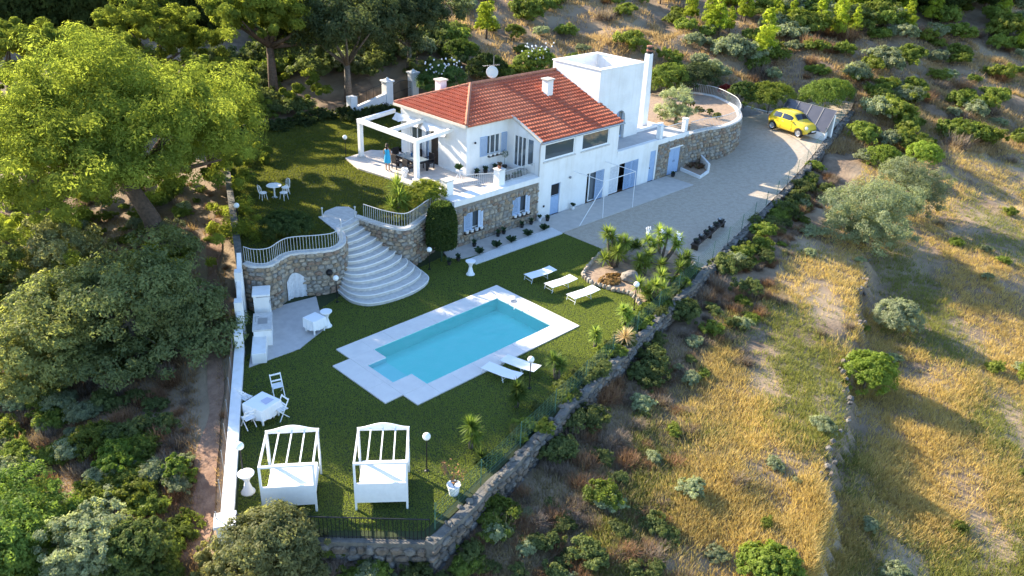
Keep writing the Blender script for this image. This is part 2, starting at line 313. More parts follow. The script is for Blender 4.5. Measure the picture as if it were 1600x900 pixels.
# ground sheet: fine near, coarse far
dd = np.concatenate([np.arange(-30, 8, 3.), np.arange(8, 95, .55), np.arange(95, 140, 3.), np.arange(140, 460, 20.)])
ll = np.concatenate([np.arange(-420, -80, 20.), np.arange(-80, -36, 2.5), np.arange(-36, 52, .55), np.arange(52, 100, 2.5), np.arange(100, 440, 20.)])
DD, LLg = np.meshgrid(dd, ll, indexing='ij'); XX = .72*DD+.694*LLg; YY = .694*DD-.72*LLg; ZZ = terrain(XX, YY)
nv, nl = DD.shape; V = np.stack([XX, YY, ZZ], -1).reshape(-1, 3); idx = np.arange(nv*nl).reshape(nv, nl)
Q = np.stack([idx[:-1, :-1], idx[:-1, 1:], idx[1:, 1:], idx[1:, :-1]], -1).reshape(-1, 4)
def fastmesh(name, V, Fc, mt, k=4, col=None, smooth=False):
    me = bpy.data.meshes.new(name); n = len(Fc); me.vertices.add(len(V)); me.vertices.foreach_set('co', np.asarray(V, np.float32).ravel())
    me.loops.add(n*k); me.loops.foreach_set('vertex_index', np.asarray(Fc, np.int32).ravel()); me.polygons.add(n)
    me.polygons.foreach_set('loop_start', np.arange(n, dtype=np.int32)*k); me.polygons.foreach_set('loop_total', np.full(n, k, np.int32))
    if smooth: me.polygons.foreach_set('use_smooth', np.ones(n, bool))
    if col is not None:
        a = me.color_attributes.new('Col', 'FLOAT_COLOR', 'POINT'); c = np.ones((len(V), 4), np.float32); c[:, :3] = col; a.data.foreach_set('color', c.ravel())
    me.materials.append(mt); me.update(calc_edges=True); me.validate(); return me
g = bpy.data.objects.new('ground', fastmesh('ground', V, Q[:, ::-1], dirt, smooth=True)); COL.objects.link(g); struct(g)
def sheet(name, poly, z, mt, th=.25):
    return struct(MB().prism(poly, z-th, z).build(name, mt))
# lower lawn (artificial turf) with the pool cut out of it: four pieces butted round the pool hole are one mesh
PX0, PX1, PY0, PY1 = 18.25, 25.95, 22.27, 26.02      # water edges
lawn_poly = [(8.05, 19.8), (12.55, 15.35), (38.5, wall_y(38.5)), (38.5, 26.3), (35.6, 26.3), (35.6, 32.0), (20, 33.2), (16.0, 33.4), (13.55, 29.3)]
bm = bmesh.new(); vs = [bm.verts.new((x, y, 0)) for x, y in lawn_poly]; bm.faces.new(vs)
for co, no in (((17.12, 0, 0), (1, 0, 0)), ((PX1+.2, 0, 0), (1, 0, 0)), ((0, PY0-.2, 0), (0, 1, 0)), ((0, PY1+.2, 0), (0, 1, 0))):
    bmesh.ops.bisect_plane(bm, geom=bm.verts[:]+bm.edges[:]+bm.faces[:], plane_co=co, plane_no=no)
for f in [f for f in bm.faces if 17.12 < f.calc_center_median().x < PX1+.2 and PY0-.2 < f.calc_center_median().y < PY1+.2]: bm.faces.remove(f)
bmesh.ops.triangulate(bm, faces=bm.faces[:]); me = bpy.data.meshes.new('lawn'); bm.to_mesh(me); bm.free(); me.materials.append(turf)
lo = bpy.data.objects.new('lawn', me); COL.objects.link(lo); struct(lo)
# upper lawn
def capL(z=ZU): return catmull([G(*p, z) for p in ((383, 411), (398, 415), (422, 413), (450, 397), (500, 392), (522, 388), (535, 378), (531, 363), (515, 349), (502, 339))], 6)
def capR(z=ZU): return catmull([G(*p, z) for p in ((556, 338), (572, 343), (600, 352), (632, 357), (652, 347), (672, 333), (700, 323))], 6)
CL, CR = capL(), capR()
land = [G(*p, ZU) for p in ((502, 339), (508, 330), (525, 323), (545, 323), (558, 331), (557, 338))]
up_poly = [(16.35, 34.0)]+CL+land[1:-1]+CR+[(28.6, 32.5), (29.0, 42.6), (43.3, 42.6), (43.3, 53.6), (24.3, 52.2), (22.4, 46.6)]
def up_z(x, y): return ZU-.02+.40*sstep(22.6, 27.6, np.asarray(x, float)+.35*np.clip(np.asarray(y, float)-40, -4, 4))*sstep(31.5, 35.5, y)
bm = bmesh.new(); bm.faces.new([bm.verts.new((x, y, 0)) for x, y in up_poly])
for q in np.arange(17, 43, .8): bmesh.ops.bisect_plane(bm, geom=bm.verts[:]+bm.edges[:]+bm.faces[:], plane_co=(q, 0, 0), plane_no=(1, 0, 0))
for q in np.arange(32, 54, .8): bmesh.ops.bisect_plane(bm, geom=bm.verts[:]+bm.edges[:]+bm.faces[:], plane_co=(0, q, 0), plane_no=(0, 1, 0))
for v in bm.verts: v.co.z = float(up_z(v.co.x, v.co.y))
bmesh.ops.triangulate(bm, faces=bm.faces[:]); me = bpy.data.meshes.new('upper_lawn'); bm.to_mesh(me); bm.free(); me.materials.append(lawn_m)
o = bpy.data.objects.new('upper_lawn', me); COL.objects.link(o); struct(o)
# gravel drive: sloping strip sheet from the lawn edge to the solar panels
e0 = G(879, 364); e1 = G(946, 392)
mb = MB(); NN = 14; rows = []
for x in np.arange(44.0, 77.1, .6): rows.append((x, wall_y(x)+.1, float(np.interp(x, [44, 52, 60, 62.5, 66, 70, 77], [32.1, 32.1, 33.0, 38, 35.5, 34, 33]))))
vs = [(x, a+(b-a)*k/NN, drive_z(x)+.012) for x, a, b in rows for k in range(NN+1)]
mb.add(vs, [(i*(NN+1)+k, (i+1)*(NN+1)+k, (i+1)*(NN+1)+k+1, i*(NN+1)+k+1) for i in range(len(rows)-1) for k in range(NN)])
flat = [e0, (35.1, 26.2), (37.3, 25.9), (37.9, 23.6), (37.4, 21.7), (37.4, wall_y(37.4)+.1), (44.0, wall_y(44)+.1), (44.0, 32.1), (36, 32.1)]
mb.add([(x, y, .012) for x, y in flat], [tuple(range(len(flat)))])
struct(mb.build('driveway', gravel, smooth=True))
sheet('pavement', [(27.6, 32.1), G(700, 404), G(722, 405), (34.9, 29.72), (50.6, 29.6), (51.6, 31.2), (51.6, 32.1)], .06, paving)
sheet('white_gravel_strip', [G(728, 408), G(744, 414), G(879, 366), G(862, 357)], .075, white_gravel, .07)
sheet('patio', [G(*p) for p in ((389, 575), (468, 546), (517, 507), (500, 488), (494, 464), (425, 482), (400, 500))], .04, patio_m, .1)
# terrace slab and its step
struct(MB().prism([(28.72, 32.52), (35.38, 32.52), (35.38, 34.5), (35.38, 35.1), (31.95, 35.1), (31.95, 41.6), (30.6, 43.0), (28.3, 42.6), (27.75, 40.4), (28.3, 36.4)], ZU-.4, ZT).build('terrace', terrace_m))
struct(MB().prism([(32.5, 54.4), (36, 53.2), (43.0, 54.5), (52, 58), (50, 67), (37, 63), (32, 58)], 2.0, 2.62).build('road', gravel))
# path along the outside of the left wall
pp = [(GT(*p)) for p in ((300, 880), (318, 800), (322, 720), (338, 640), (335, 560), (330, 470), (335, 400), (335, 345))]
pth = resample(catmull([p[:2] for p in pp], 6), .5); P = np.array(pth); T = np.gradient(P, axis=0); T /= np.linalg.norm(T, axis=1)[:, None]; N2 = np.stack([-T[:, 1], T[:, 0]], 1)
mb = MB(); cols = 5; vs = []
for i in range(len(P)):
    wd = .36+.09*math.sin(i*.31)+.05*math.sin(i*.83)
    for k in range(cols):
        q = P[i]+N2[i]*wd*(k/(cols-1)*2-1); vs.append((q[0], q[1], float(terrain(q[0], q[1]))+.07))
mb.add(vs, [(i*cols+k, i*cols+k+1, (i+1)*cols+k+1, (i+1)*cols+k) for i in range(len(P)-1) for k in range(cols-1)])
struct(mb.build('path', pathdirt, smooth=True))
# ================================================================ POOL
pool = thing('swimming_pool', 'pale stone edged swimming pool with stepped corners and turquoise water', 'pool', (0, 0, 0))
X0, X1, Y0, Y1 = 17.0, 26.98, 21.35, 27.11         # deck outline
XA, YA, YB = 16.1, 22.3, 26.05                      # bump at the shallow end
sx0, sx1, sy0, sy1 = 17.25, PX0, 23.3, 25.1         # shallow step bay
zt = .06
slabs = [(X0, X1, PY1, Y1), (X0, X1, Y0, PY0), (PX1, X1, PY0, PY1), (XA, X0, YA, YB), (X0, PX0, sy1, PY1), (X0, PX0, PY0, sy0), (X0, sx0, sy0, sy1)]
for a, b, c, d in slabs:
    nx = max(1, round((b-a)/1.25)); ny = max(1, round((d-c)/1.25))
    for i in range(nx):
        for j in range(ny):
            e = .004; xa, xb = a+(b-a)*i/nx+e, a+(b-a)*(i+1)/nx-e; ya, yb = c+(d-c)*j/ny+e, c+(d-c)*(j+1)/ny-e
            MB().box(xa, xb, ya, yb, -.3, zt+rnd.uniform(-.002, .002)).build('deck_slab', deck_m, pool)
for a, b, c, d in slabs: pass
MB().box(X0+.03, X1-.03, PY1+.03, Y1-.03, -.35, zt-.02).box(X0+.03, X1-.03, Y0+.03, PY0-.03, -.35, zt-.02).box(PX1+.03, X1-.03, PY0, PY1, -.35, zt-.02).box(XA+.03, X0, YA+.03, YB-.03, -.35, zt-.02).build('joint_bed', cap_stone, pool)
b = MB()
b.add([(PX0, PY0, -.62), (PX1, PY0, -.62), (PX1, PY1, -.62), (PX0, PY1, -.62)], [(0, 1, 2, 3)])
for (xa, ya), (xb, yb) in (((PX0, PY0), (PX1, PY0)), ((PX1, PY0), (PX1, PY1)), ((PX1, PY1), (PX0, PY1)), ((PX0, PY1), (PX0, sy1)), ((PX0, sy0), (PX0, PY0))):
    b.add([(xa, ya, -.62), (xb, yb, -.62), (xb, yb, zt-.03), (xa, ya, zt-.03)], [(0, 1, 2, 3)])
b.add([(PX0, sy0, -.62), (PX0, sy1, -.62), (PX0, sy1, -.2), (PX0, sy0, -.2)], [(0, 1, 2, 3)])
b.build('basin', liner, pool)
c = MB().add([(sx0, sy0, -.2), (sx1, sy0, -.2), (sx1, sy1, -.2), (sx0, sy1, -.2)], [(0, 1, 2, 3)])
for (xa, ya), (xb, yb) in (((sx0, sy0), (sx1, sy0)), ((sx1, sy1), (sx0, sy1)), ((sx0, sy1), (sx0, sy0))): c.add([(xa, ya, -.2), (xb, yb, -.2), (xb, yb, zt-.03), (xa, ya, zt-.03)], [(0, 1, 2, 3)])
c.build('shallow_step', step_liner, pool)
MB().add([(PX0, PY0, .012), (PX1, PY0, .012), (PX1, PY1, .012), (PX0, PY1, .012)], [(0, 1, 2, 3)]).add([(sx0, sy0, .012), (sx1, sy0, .012), (sx1, sy1, .012), (sx0, sy1, .012)], [(0, 1, 2, 3)]).build('water', water, pool)
MB().lathe([(.16, 0), (.18, .01), (.12, .02)], (26.35, 25.2, zt), 14).build('skimmer_lid', grey_metal, pool)
MB().tube([(26.2, 24.6, zt), (26.2, 24.6, .32), (25.95, 24.6, .34), (25.75, 24.6, .05)], .02, 6).build('fill_spout', white_paint, pool)
# ================================================================ STAIRS
stair = thing('garden_staircase', 'wide curved stone staircase fanning out from the upper lawn to the pool lawn', 'staircase', (0, 0, 0))
bot = catmull([(20.25, 31.75), (20.12, 30.4), (20.64, 29.5), (21.97, 29.15), (23.5, 29.26), (24.62, 29.85), (24.95, 30.9)], 8)
top = catmull([G(*p, ZU) for p in ((517, 351), (523, 353), (531, 351), (541, 347), (549, 342), (555, 338.5), (557, 336))], 8)
NS = 13; n_ = len(bot)
def scurve(i): f = i/(NS-1); f = f**.92; return [tuple(np.array(a)*(1-f)+np.array(b)*f) for a, b in zip(bot, top)]
rise = (ZU)/NS
for i in range(NS):
    c0 = scurve(i); z1 = rise*(i+1)-.0
    back = scurve(i+2) if i+2 < NS else (scurve(NS-1) if i < NS-2 else land)
    if i >= NS-1: back = land
    poly = c0+[tuple(p) for p in back[::-1]] if i < NS-1 else c0+[p for p in land[::-1]]
    mb = MB(); m_ = len(back)
    if i < NS-1 and len(back) == len(c0):
        vs = [(p[0], p[1], z) for z in (-.05, z1) for p in c0]+[(p[0], p[1], z) for z in (-.05, z1-.003*(i % 2)) for p in back]
        k = len(c0); fs = [(j, j+1, k+j+1, k+j) for j in range(k-1)]+[(k+j, k+j+1, 3*k+j+1, 3*k+j) for j in range(k-1)]+[(0, k, 3*k, 2*k), (k-1, 3*k-1, 4*k-1, 2*k-1)]
        mb.add(vs, fs)
    else: mb.prism(poly, -.05, z1)
    st = mb.build('step', step_stone, stair)
    MB().tube([(p[0], p[1], z1-.012) for p in c0], .032, 6).build('nosing', nosing, st)
MB().prism([tuple(p) for p in scurve(NS-2)[:1]]+land+[tuple(p) for p in scurve(NS-2)[::-1]], ZU-.2, ZU+.006).build('landing', step_stone, stair)
# ================================================================ GARDEN RETAINING WALLS
def retaining(name, label, path, zc, zb, holes=(), seed=1, size=(.37, .23), capw=.36, side=-1, limit=300):
    t = thing(name, label, 'wall', (0, 0, 0))
    MB().ribbon(path, .3, zb, zc-.05).build('core', mortar, t); P = np.array(path); T = np.gradient(P, axis=0); T /= np.linalg.norm(T, axis=1)[:, None]
    off = np.stack([T[:, 1], -T[:, 0]], 1)*.15*(1 if side < 0 else -1)
    stones_along([tuple(p) for p in P+off], zc-.03, 0, t, size, holes, limit, seed=seed, side=side)
    MB().ribbon(path, capw, zc-.06, zc+.05).build('coping', cap_stone, t)
    return t
# arch-door wall: holes measured along the face
pl = [p for p in CL if True]; sL = np.concatenate([[0], np.cumsum(np.linalg.norm(np.diff(np.array(pl), axis=0), axis=1))])
def s_at(path, q): P = np.array(path); i = int(np.argmin(np.linalg.norm(P-np.array(q), axis=1))); return np.concatenate([[0], np.cumsum(np.linalg.norm(np.diff(P, axis=0), axis=1))])[i]
qa = s_at(pl, G(441, 402, ZU)); qb = s_at(pl, G(472, 396, ZU))
wl = retaining('arched_retaining_wall', 'rubble stone retaining wall with an arched doorway hung with white cloth', pl, ZU, -.05, ((qa, qb, 0, 1.35), (qb+.9, qb+1.35, 1.1, 1.4)), 3)
def at_s(path, s_, off=0.):
    P = np.array(path); s = np.concatenate([[0], np.cumsum(np.linalg.norm(np.diff(P, axis=0), axis=1))]); p = np.array([np.interp(s_, s, P[:, 0]), np.interp(s_, s, P[:, 1])])
    e = np.array([np.interp(s_+.1, s, P[:, 0]), np.interp(s_+.1, s, P[:, 1])])-np.array([np.interp(s_-.1, s, P[:, 0]), np.interp(s_-.1, s, P[:, 1])]); e /= np.linalg.norm(e)
    return p+np.array([e[1], -e[0]])*off
mb = MB(); K = 17; vs = []
for i in range(K):
    f = i/(K-1); s_ = qa+.02+(qb-qa-.04)*f; ht = 1.02+.36*math.sin(math.pi*f); p0 = at_s(pl, s_, .2+.035*math.sin(f*26)+.02*math.sin(f*11))
    vs += [(p0[0], p0[1], .02), (p0[0]-.0, p0[1], ht*.55), (at_s(pl, s_, .2)[0], at_s(pl, s_, .2)[1], ht)]
mb.add(vs, [(3*i+k, 3*i+3+k, 3*i+4+k, 3*i+1+k) for i in range(K-1) for k in range(2)]); mb.build('door_cloth', curtain, wl, smooth=True)
p = at_s(pl, qb+1.1, .19); MB().ball((p[0], p[1], 1.2), .17, 10, 6).build('wall_niche_lamp', black_metal, wl)
wr = retaining('stair_retaining_wall', 'curving rubble stone retaining wall between the staircase and the clipped shrub', [p for p in CR], ZU, -.05, (), 4)
railing('left_garden_railing', 'pale metal railing along the coping above the arched doorway', [(p[0], p[1], ZU+.05) for p in CL[:-13]], .8, .15)
railing('right_garden_railing', 'pale metal railing curving beside the fan palm above the stairs', [(p[0], p[1], ZU+.05) for p in CR[5:-4]], .8, .15)
# clipped white gate posts at the landing
for k, (px, py) in enumerate(((504, 342), (555, 340))):
    x, y = G(px, py, ZU); tag(MB().lathe([(.03, 0), (.03, .55), (.05, .56), (.05, .62), (.01, .64)], (0, 0, 0), 8).build('stair_post', pale_metal, loc=(x, y, ZU+.03)), ('short pale post at the top of the stairs on the dark shrub side', 'short pale post at the top of the stairs on the palm side')[k], 'post')
# ================================================================ LEFT BOUNDARY WALL
bw = thing('white_boundary_wall', 'low white boundary wall beside the path, stepping up past the barbecue', 'wall', (0, 0, 0))
A = np.array(LEFTWALL[0]); B = np.array(LEFTWALL[1]); Cc = np.array(LEFTWALL[2]); Dd = np.array(LEFTWALL[3])
MB().ribbon([tuple(A+(B-A)*t) for t in np.linspace(0, 1, 12)], .32, -1.3, .42).build('wall', white, bw)
MB().ribbon([tuple(A+(B-A)*t) for t in np.linspace(0, 1, 12)], .4, .42, .5).build('coping', white, bw)
dv = (Cc-B)/np.linalg.norm(Cc-B); nvv = np.array([-dv[1], dv[0]]); Lc = np.linalg.norm(Cc-B)
for k in range(3):
    s0 = Lc*k/3; s1 = Lc*(k+1)/3; ztp = 1.15+.72*k; a = B+dv*s0; b_ = B+dv*s1
    def q(p, off): return p+nvv*off
    c1 = B+dv*(s0+.45)
    MB().prism([tuple(q(a, -.17)), tuple(q(c1, -.17)), tuple(q(c1, .17)), tuple(q(a, .17))], -.8, ztp).build('pillar', white, bw)
    pa, pb, pc, pd = q(c1, -.1), q(b_, -.1), q(b_, .1), q(c1, .1)
    MB().prism([tuple(pa), tuple(pb), tuple(pc), tuple(pd)], -.8, [ztp-.35, ztp+.3, ztp+.3, ztp-.35] if (pb-pa)[0]*(pd-pa)[1]-(pb-pa)[1]*(pd-pa)[0] > 0 else [ztp-.35, ztp+.3, ztp+.3, ztp-.35]).build('sloping_panel', white, bw)
uw = tag(MB().ribbon([tuple(Cc+(Dd-Cc)*t) for t in np.linspace(0, 1, 10)], .34, 0., list(np.linspace(ZU+.3, ZU+.35, 10))).build('upper_boundary_wall', rubble), 'rough plastered boundary wall of the upper lawn beside the pine', 'wall')
x, y = LEFTWALL[0]
cp = thing('corner_pillar', 'square white pillar with overhanging cap at the low corner of the garden', 'pillar', (x-.05, y-.05, 0), math.radians(-30))
MB().box(-.27, .27, -.27, .27, -1.4, .6).build('shaft', white, cp); bevel(MB().box(-.34, .34, -.34, .34, .6, .72).build('cap', white, cp), .02)
# wire fence on the outside of that wall
fw = thing('wire_fence', 'rusty wire mesh fence on thin posts outside the white boundary wall', 'fence', (0, 0, 0))
nA = np.array([-(B-A)[1], (B-A)[0]])/np.linalg.norm(B-A)
for i in range(8):
    p = A+(B-A)*(i/7.)+nA*.28; MB().tube([(p[0], p[1], -.6), (p[0], p[1], 1.0)], .02, 5).build('fence_post', grey_metal, fw)
mb = MB()
for i in range(60):
    a = A+(B-A)*(i/60.)+nA*.28; b_ = A+(B-A)*((i+4)/60.)+nA*.28
    if i < 57: mb.beam((a[0], a[1], -.2), (b_[0], b_[1], .95), .006); mb.beam((a[0], a[1], .95), (b_[0], b_[1], -.2), .006)
stuff(mb.build('wire_mesh', mat('rusty_wire', (.22, .15, .11), rough=.7), fw))
# ================================================================ FRONT FENCE + LOW STONE WALL
P0 = np.array(LEFTWALL[0]); P1 = np.array((12.6, 15.3)); fd = (P1-P0)/np.linalg.norm(P1-P0)
t = thing('front_stone_wall', 'low dry stone wall carrying the dark metal fence in front of the daybeds', 'wall', (0, 0, 0))
pf = [tuple(P0+(P1-P0)*q) for q in np.linspace(.05, 1, 12)]
MB().ribbon(pf, .4, -2., -.02).build('core', rubble, t); stones_along([(p[0]-.14, p[1]-.14) for p in pf], -.02, -1.6, t, (.45, .3), (), 300, .12, 21, side=-1, pool_=DARK_STONES)
railing('front_fence', 'dark metal railing fence behind the white daybeds', [(p[0], p[1], -.02) for p in pf], .85, .13, black_metal, .012, cat='fence')
# ================================================================ LONG LOWER BOUNDARY WALL
t = thing('rubble_boundary_wall', 'long grey rubble retaining wall between the garden and the dry field', 'wall', (0, 0, 0))
xs = np.arange(12.4, 76.5, .6); path = [(x, wall_y(x)-.2+.05*math.sin(x*2.1)) for x in xs]
tops = [max(.05, drive_z(x)+.1)+.05*math.sin(x*3.3)+.04*math.sin(x*7.7) for x in xs]
MB().ribbon(path, .34, [float(terrain(x, wall_y(x)-1.2, False))-.8 for x in xs], tops).build('core', rubble, t)
stones_along([(x, y-.16) for x, y in path], lambda s_: float(np.interp(12.4+s_*.974, xs, tops))-.02, lambda s_: float(terrain(12.4+s_*.974, wall_y(12.4+s_*.974)-.8, False))-.2, t, (.42, .26), (), 300, .12, 31, pool_=DARK_STONES)
mb = MB()
for i in range(420):
    x = rnd.uniform(12.5, 76); s_ = rnd.uniform(.06, .16); y = wall_y(x)-.2+rnd.uniform(-.2, .2); z = float(np.interp(x, xs, tops)); a = rnd.uniform(0, 3)
    mb.lathe([(s_*.6, -.05), (s_, s_*.25), (s_*.45, s_*.7)], (x, y, z), 5)
stuff(mb.build('rubble_top', rubble, t))
# green mesh fence on that wall
t = thing('green_mesh_fence', 'sagging green wire mesh fence running along the rubble boundary wall', 'fence', (0, 0, 0))
xs2 = np.arange(13, 76.5, 2.6)
for x in xs2: MB().tube([(x, wall_y(x)+.12, drive_z(x)-.1), (x, wall_y(x)+.12, max(.1, drive_z(x))+1.05)], .018, 5).build('fence_post', greennet, t)
mb = MB()
for k in range(7):
    z = .18+k*.145
    for a, b_ in zip(xs2[:-1], xs2[1:]):
        mb.tube([(q, wall_y(q)+.12, max(.05, drive_z(q))+z-.06*math.sin(math.pi*(q-a)/(b_-a))) for q in np.linspace(a, b_, 5)], .005, 3)
for x in np.arange(13, 76, .32): mb.beam((x, wall_y(x)+.12, max(.05, drive_z(x))+.12), (x+.1, wall_y(x+.1)+.12, max(.05, drive_z(x))+1.03), .005)
stuff(mb.build('mesh', greennet, t))
# dry stone terrace edge in the field
t = thing('field_terrace_wall', 'broken dry stone terrace edge crossing the golden grass field', 'wall', (0, 0, 0))
mb = {k: MB() for k in range(3)}; nst = 0
for q in np.arange(-2, 24, .2):
    for k in range(3):
        if rnd.random() < (.35 if any(a < q < b for a, b in ((.5, 2.2), (4.6, 6), (8.2, 10.5), (14, 14.8), (18.5, 20))) else .93): continue
        p = D0+_dt*(q+rnd.uniform(-.1, .1))+_dn*(rnd.uniform(-.3, .15)-.2*math.sin(q*.8)-.12*math.sin(q*2.1+1)); z = float(terrain(p[0]-_dn[0]*.5, p[1]-_dn[1]*.5))-rnd.uniform(0, .7)*(k > 0)+.02; s_ = rnd.uniform(.08, .2)
        o = inst('stone', DARK_STONES[rnd.randrange(12)], t, (p[0], p[1], z), (rnd.uniform(-1.6, -.2), rnd.uniform(-.5, .5), rnd.uniform(0, 6)), (s_*1.6, s_, s_*1.2)) if nst < 300 else None
        nst += 1
# ================================================================ VILLA
villa = thing('villa', 'white two storey villa with terracotta hip roof and square tower', 'house', (0, 0, 0))
def wall_panel(mb, axis, plane, th, u0, u1, z0, z1, holes=()):
    """vertical wall slab in plane X=const ('x') or Y=const ('y'), thickness th going to +axis, with rectangular openings"""
    cuts = sorted({u0, u1, *[h[0] for h in holes], *[h[1] for h in holes]})
    for a, b in zip(cuts[:-1], cuts[1:]):
        zz = [(z0, z1)]
        for h in holes:
            if h[0] < (a+b)/2 < h[1]: zz = [s for p in zz for s in ((p[0], min(p[1], h[2])), (max(p[0], h[3]), p[1])) if s[1]-s[0] > 1e-4]
        for za, zb in zz:
            if axis == 'y': mb.box(a, b, plane, plane+th, za, zb)
            else: mb.box(plane, plane+th, a, b, za, zb)
    return mb
YF = 32.2
# ---- ground floor: rendered front, X 35.4..47.9
doors = {'a': (36.6, 37.45, 0, 2.1), 'b': (40.1, 41.9, 0, 2.08), 'c': (42.55, 45.7, 0, 2.05), 'd': (47.05, 47.75, 0, 2.3)}
mb = MB(); wall_panel(mb, 'y', YF, .35, 35.4, 47.9, 0, 3.0, list(doors.values()))
mb.box(35.4, 35.75, YF+.35, 35.1, 0, 3.0); mb.build('ground_floor_wall', white, villa)
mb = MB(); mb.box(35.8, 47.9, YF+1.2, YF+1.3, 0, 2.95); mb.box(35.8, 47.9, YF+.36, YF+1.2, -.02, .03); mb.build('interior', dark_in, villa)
# ---- stone wing of the ground floor under the balcony and under the terrace
sw = MB(); wall_panel(sw, 'y', YF, .35, 47.9, 51.6, 0, 2.7, [(49.45, 50.85, 0, 2.03)]); sw = sw.build('stone_store_wall', mortar, villa)
stones_along([(47.95, YF), (51.55, YF)], 2.7, .0, sw, (.37, .23), ((1.5, 2.9, 0, 2.03),), 300, .07, 41)
aw = [(29.15, 30.55, .88, 1.95), (33.1, 34.5, .88, 1.98)]
tw = MB(); wall_panel(tw, 'y', 32.15, .35, 28.4, 35.38, 0, 2.6, aw); tw.box(28.4, 28.7, 32.5, 36, 0, 2.59); tw = tw.build('terrace_stone_wall', mortar, villa)
stones_along([(28.42, 32.15), (35.36, 32.15)], 2.58, .0, tw, (.38, .24), ((.73, 2.15, .85, 1.97), (4.68, 6.1, .85, 2.0)), 300, .07, 42)
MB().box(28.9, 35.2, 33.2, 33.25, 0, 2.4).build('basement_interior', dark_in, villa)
MB().box(28.3, 35.38, 32.03, 32.95, 2.6, 2.93).box(28.3, 28.62, 32.95, 36.2, 2.6, 2.93).build('terrace_cornice', white, villa)
# ---- upper floor main block, X 31.95..43.1, Y 35.1..41.45
mb = MB(); wall_panel(mb, 'y', 35.1, .3, 31.95, 35.6, ZT, 5.95, [(33.65, 34.85, 3.86, 5.08)])
wall_panel(mb, 'x', 31.95, .3, 35.4, 41.45, ZT, 5.95, [(37.72, 38.45, ZT, 4.9), (39.3, 40.5, ZT, 4.85)])
mb.box(32.25, 43.1, 41.15, 41.45, ZT, 5.95); mb.box(31.9, 43.1, 35.0, 41.4, ZT-.2, ZT-.01); mb.build('upper_wall', white, villa)
# ---- front extension X 35.4..43.1, Y 32.2..35.1
mb = MB(); wall_panel(mb, 'y', YF, .25, 35.4, 43.1, 3.0, 5.02, [(35.78, 38.6, 3.78, 4.86), (39.3, 42.05, 3.78, 4.88)])
wall_panel(mb, 'x', 35.4, .25, YF+.25, 35.1, 3.0, 5.05, [(32.8, 33.35, 3.35, 5.05), (33.45, 34.5, 3.05, 5.05)])
mb.box(42.85, 43.1, YF+.25, 35.1, 3.0, 5.0)
mb.build('extension_wall', white, villa)
g = MB(); g.add([(35.4, 32.45, 5.05), (35.4, 35.1, 5.05), (35.4, 35.1, 6.1), (35.65, 32.45, 5.05), (35.65, 35.1, 5.05), (35.65, 35.1, 6.1)], [(0, 2, 1), (3, 4, 5), (0, 3, 5, 2), (0, 1, 4, 3), (1, 2, 5, 4)]); g.build('gable_wall', white, villa)
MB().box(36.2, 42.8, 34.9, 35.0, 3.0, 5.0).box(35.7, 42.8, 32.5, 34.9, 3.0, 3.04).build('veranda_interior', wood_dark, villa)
# ---- balcony slab right of the extension, floor of the tower
MB().box(43.1, 47.9, YF+.352, 38.5, 2.7, 2.998).box(47.902, 51.6, YF+.002, 38.5, 2.702, 2.998).build('balcony_floor', patio_m, villa)
MB().box(43.1, 51.7, YF-.04, YF-.003, 2.66, 3.03).build('balcony_edge', white, villa)
# ---- tower X 43.1..47.9, Y 34.2..38.5
TX0, TX1, TY0, TY1, TZ = 43.1, 47.9, 34.2, 38.5, 8.1
tw_ = MB(); wall_panel(tw_, 'y', TY0, .3, TX0, TX1, 3.0, TZ, [(45.1, 46.3, 3.0, 5.05)])
ar = [(45.1, 4.45)]+[(45.7-.6*math.cos(math.pi*k/10), 4.45+.6*math.sin(math.pi*k/10)) for k in range(11)]
for k in range(10):
    (xa, za), (xb, zb) = ar[k+1], ar[k+2] if k+2 < len(ar) else ar[k+1]
    tw_.add([(xa, TY0, za), (xb, TY0, zb), (xb, TY0, 5.052), (xa, TY0, 5.052), (xa, TY0+.3, za), (xb, TY0+.3, zb), (xb, TY0+.3, 5.052), (xa, TY0+.3, 5.052)], [(0, 1, 2, 3), (4, 7, 6, 5), (0, 4, 5, 1)])
tw_.box(TX0, TX0+.3, TY0+.3, TY1, 3.0, TZ); tw_.box(TX1-.3, TX1, TY0+.3, TY1, 3.0, TZ); tw_.box(TX0+.3, TX1-.3, TY1-.3, TY1, 3.0, TZ); tw_.box(TX0+.3, TX1-.3, TY0+.3, TY1-.3, 6.7, 6.85)
tow = tw_.build('tower', tower_white, villa)
cpm = MB()
for a in ((TX0-.06, TX1+.06, TY0-.06, TY0+.34), (TX0-.06, TX1+.06, TY1-.34, TY1+.06), (TX0-.06, TX0+.34, TY0+.34, TY1-.34), (TX1-.34, TX1+.06, TY0+.34, TY1-.34)): cpm.box(*a, TZ, TZ+.07)
cpm.build('parapet_coping', white, tow)
for z in np.arange(3.55, 7.9, .52):
    for a, b in (((TX0, 45.05), (46.35, TX1)) if z < 5.1 else ((TX0, TX1),)): MB().box(a+.005, b-.005, TY0-.012, TY0+.002, z, z+.018).build('facade_band', white, tow)
dr = MB(); 
for x in (45.14, 45.72): dr.box(x, x+.54, TY0+.2, TY0+.25, 3.02, 5.0)
dr = dr.build('tower_door', shutter, villa); MB().box(45.22, 45.6, TY0+.18, TY0+.21, 3.2, 4.9).box(45.8, 46.18, TY0+.18, TY0+.21, 3.2, 4.9).build('pane', glass, dr)
MB().box(45.0, 46.4, TY0+.4, TY0+.45, 3.0, 5.2).build('tower_interior', dark_in, villa)
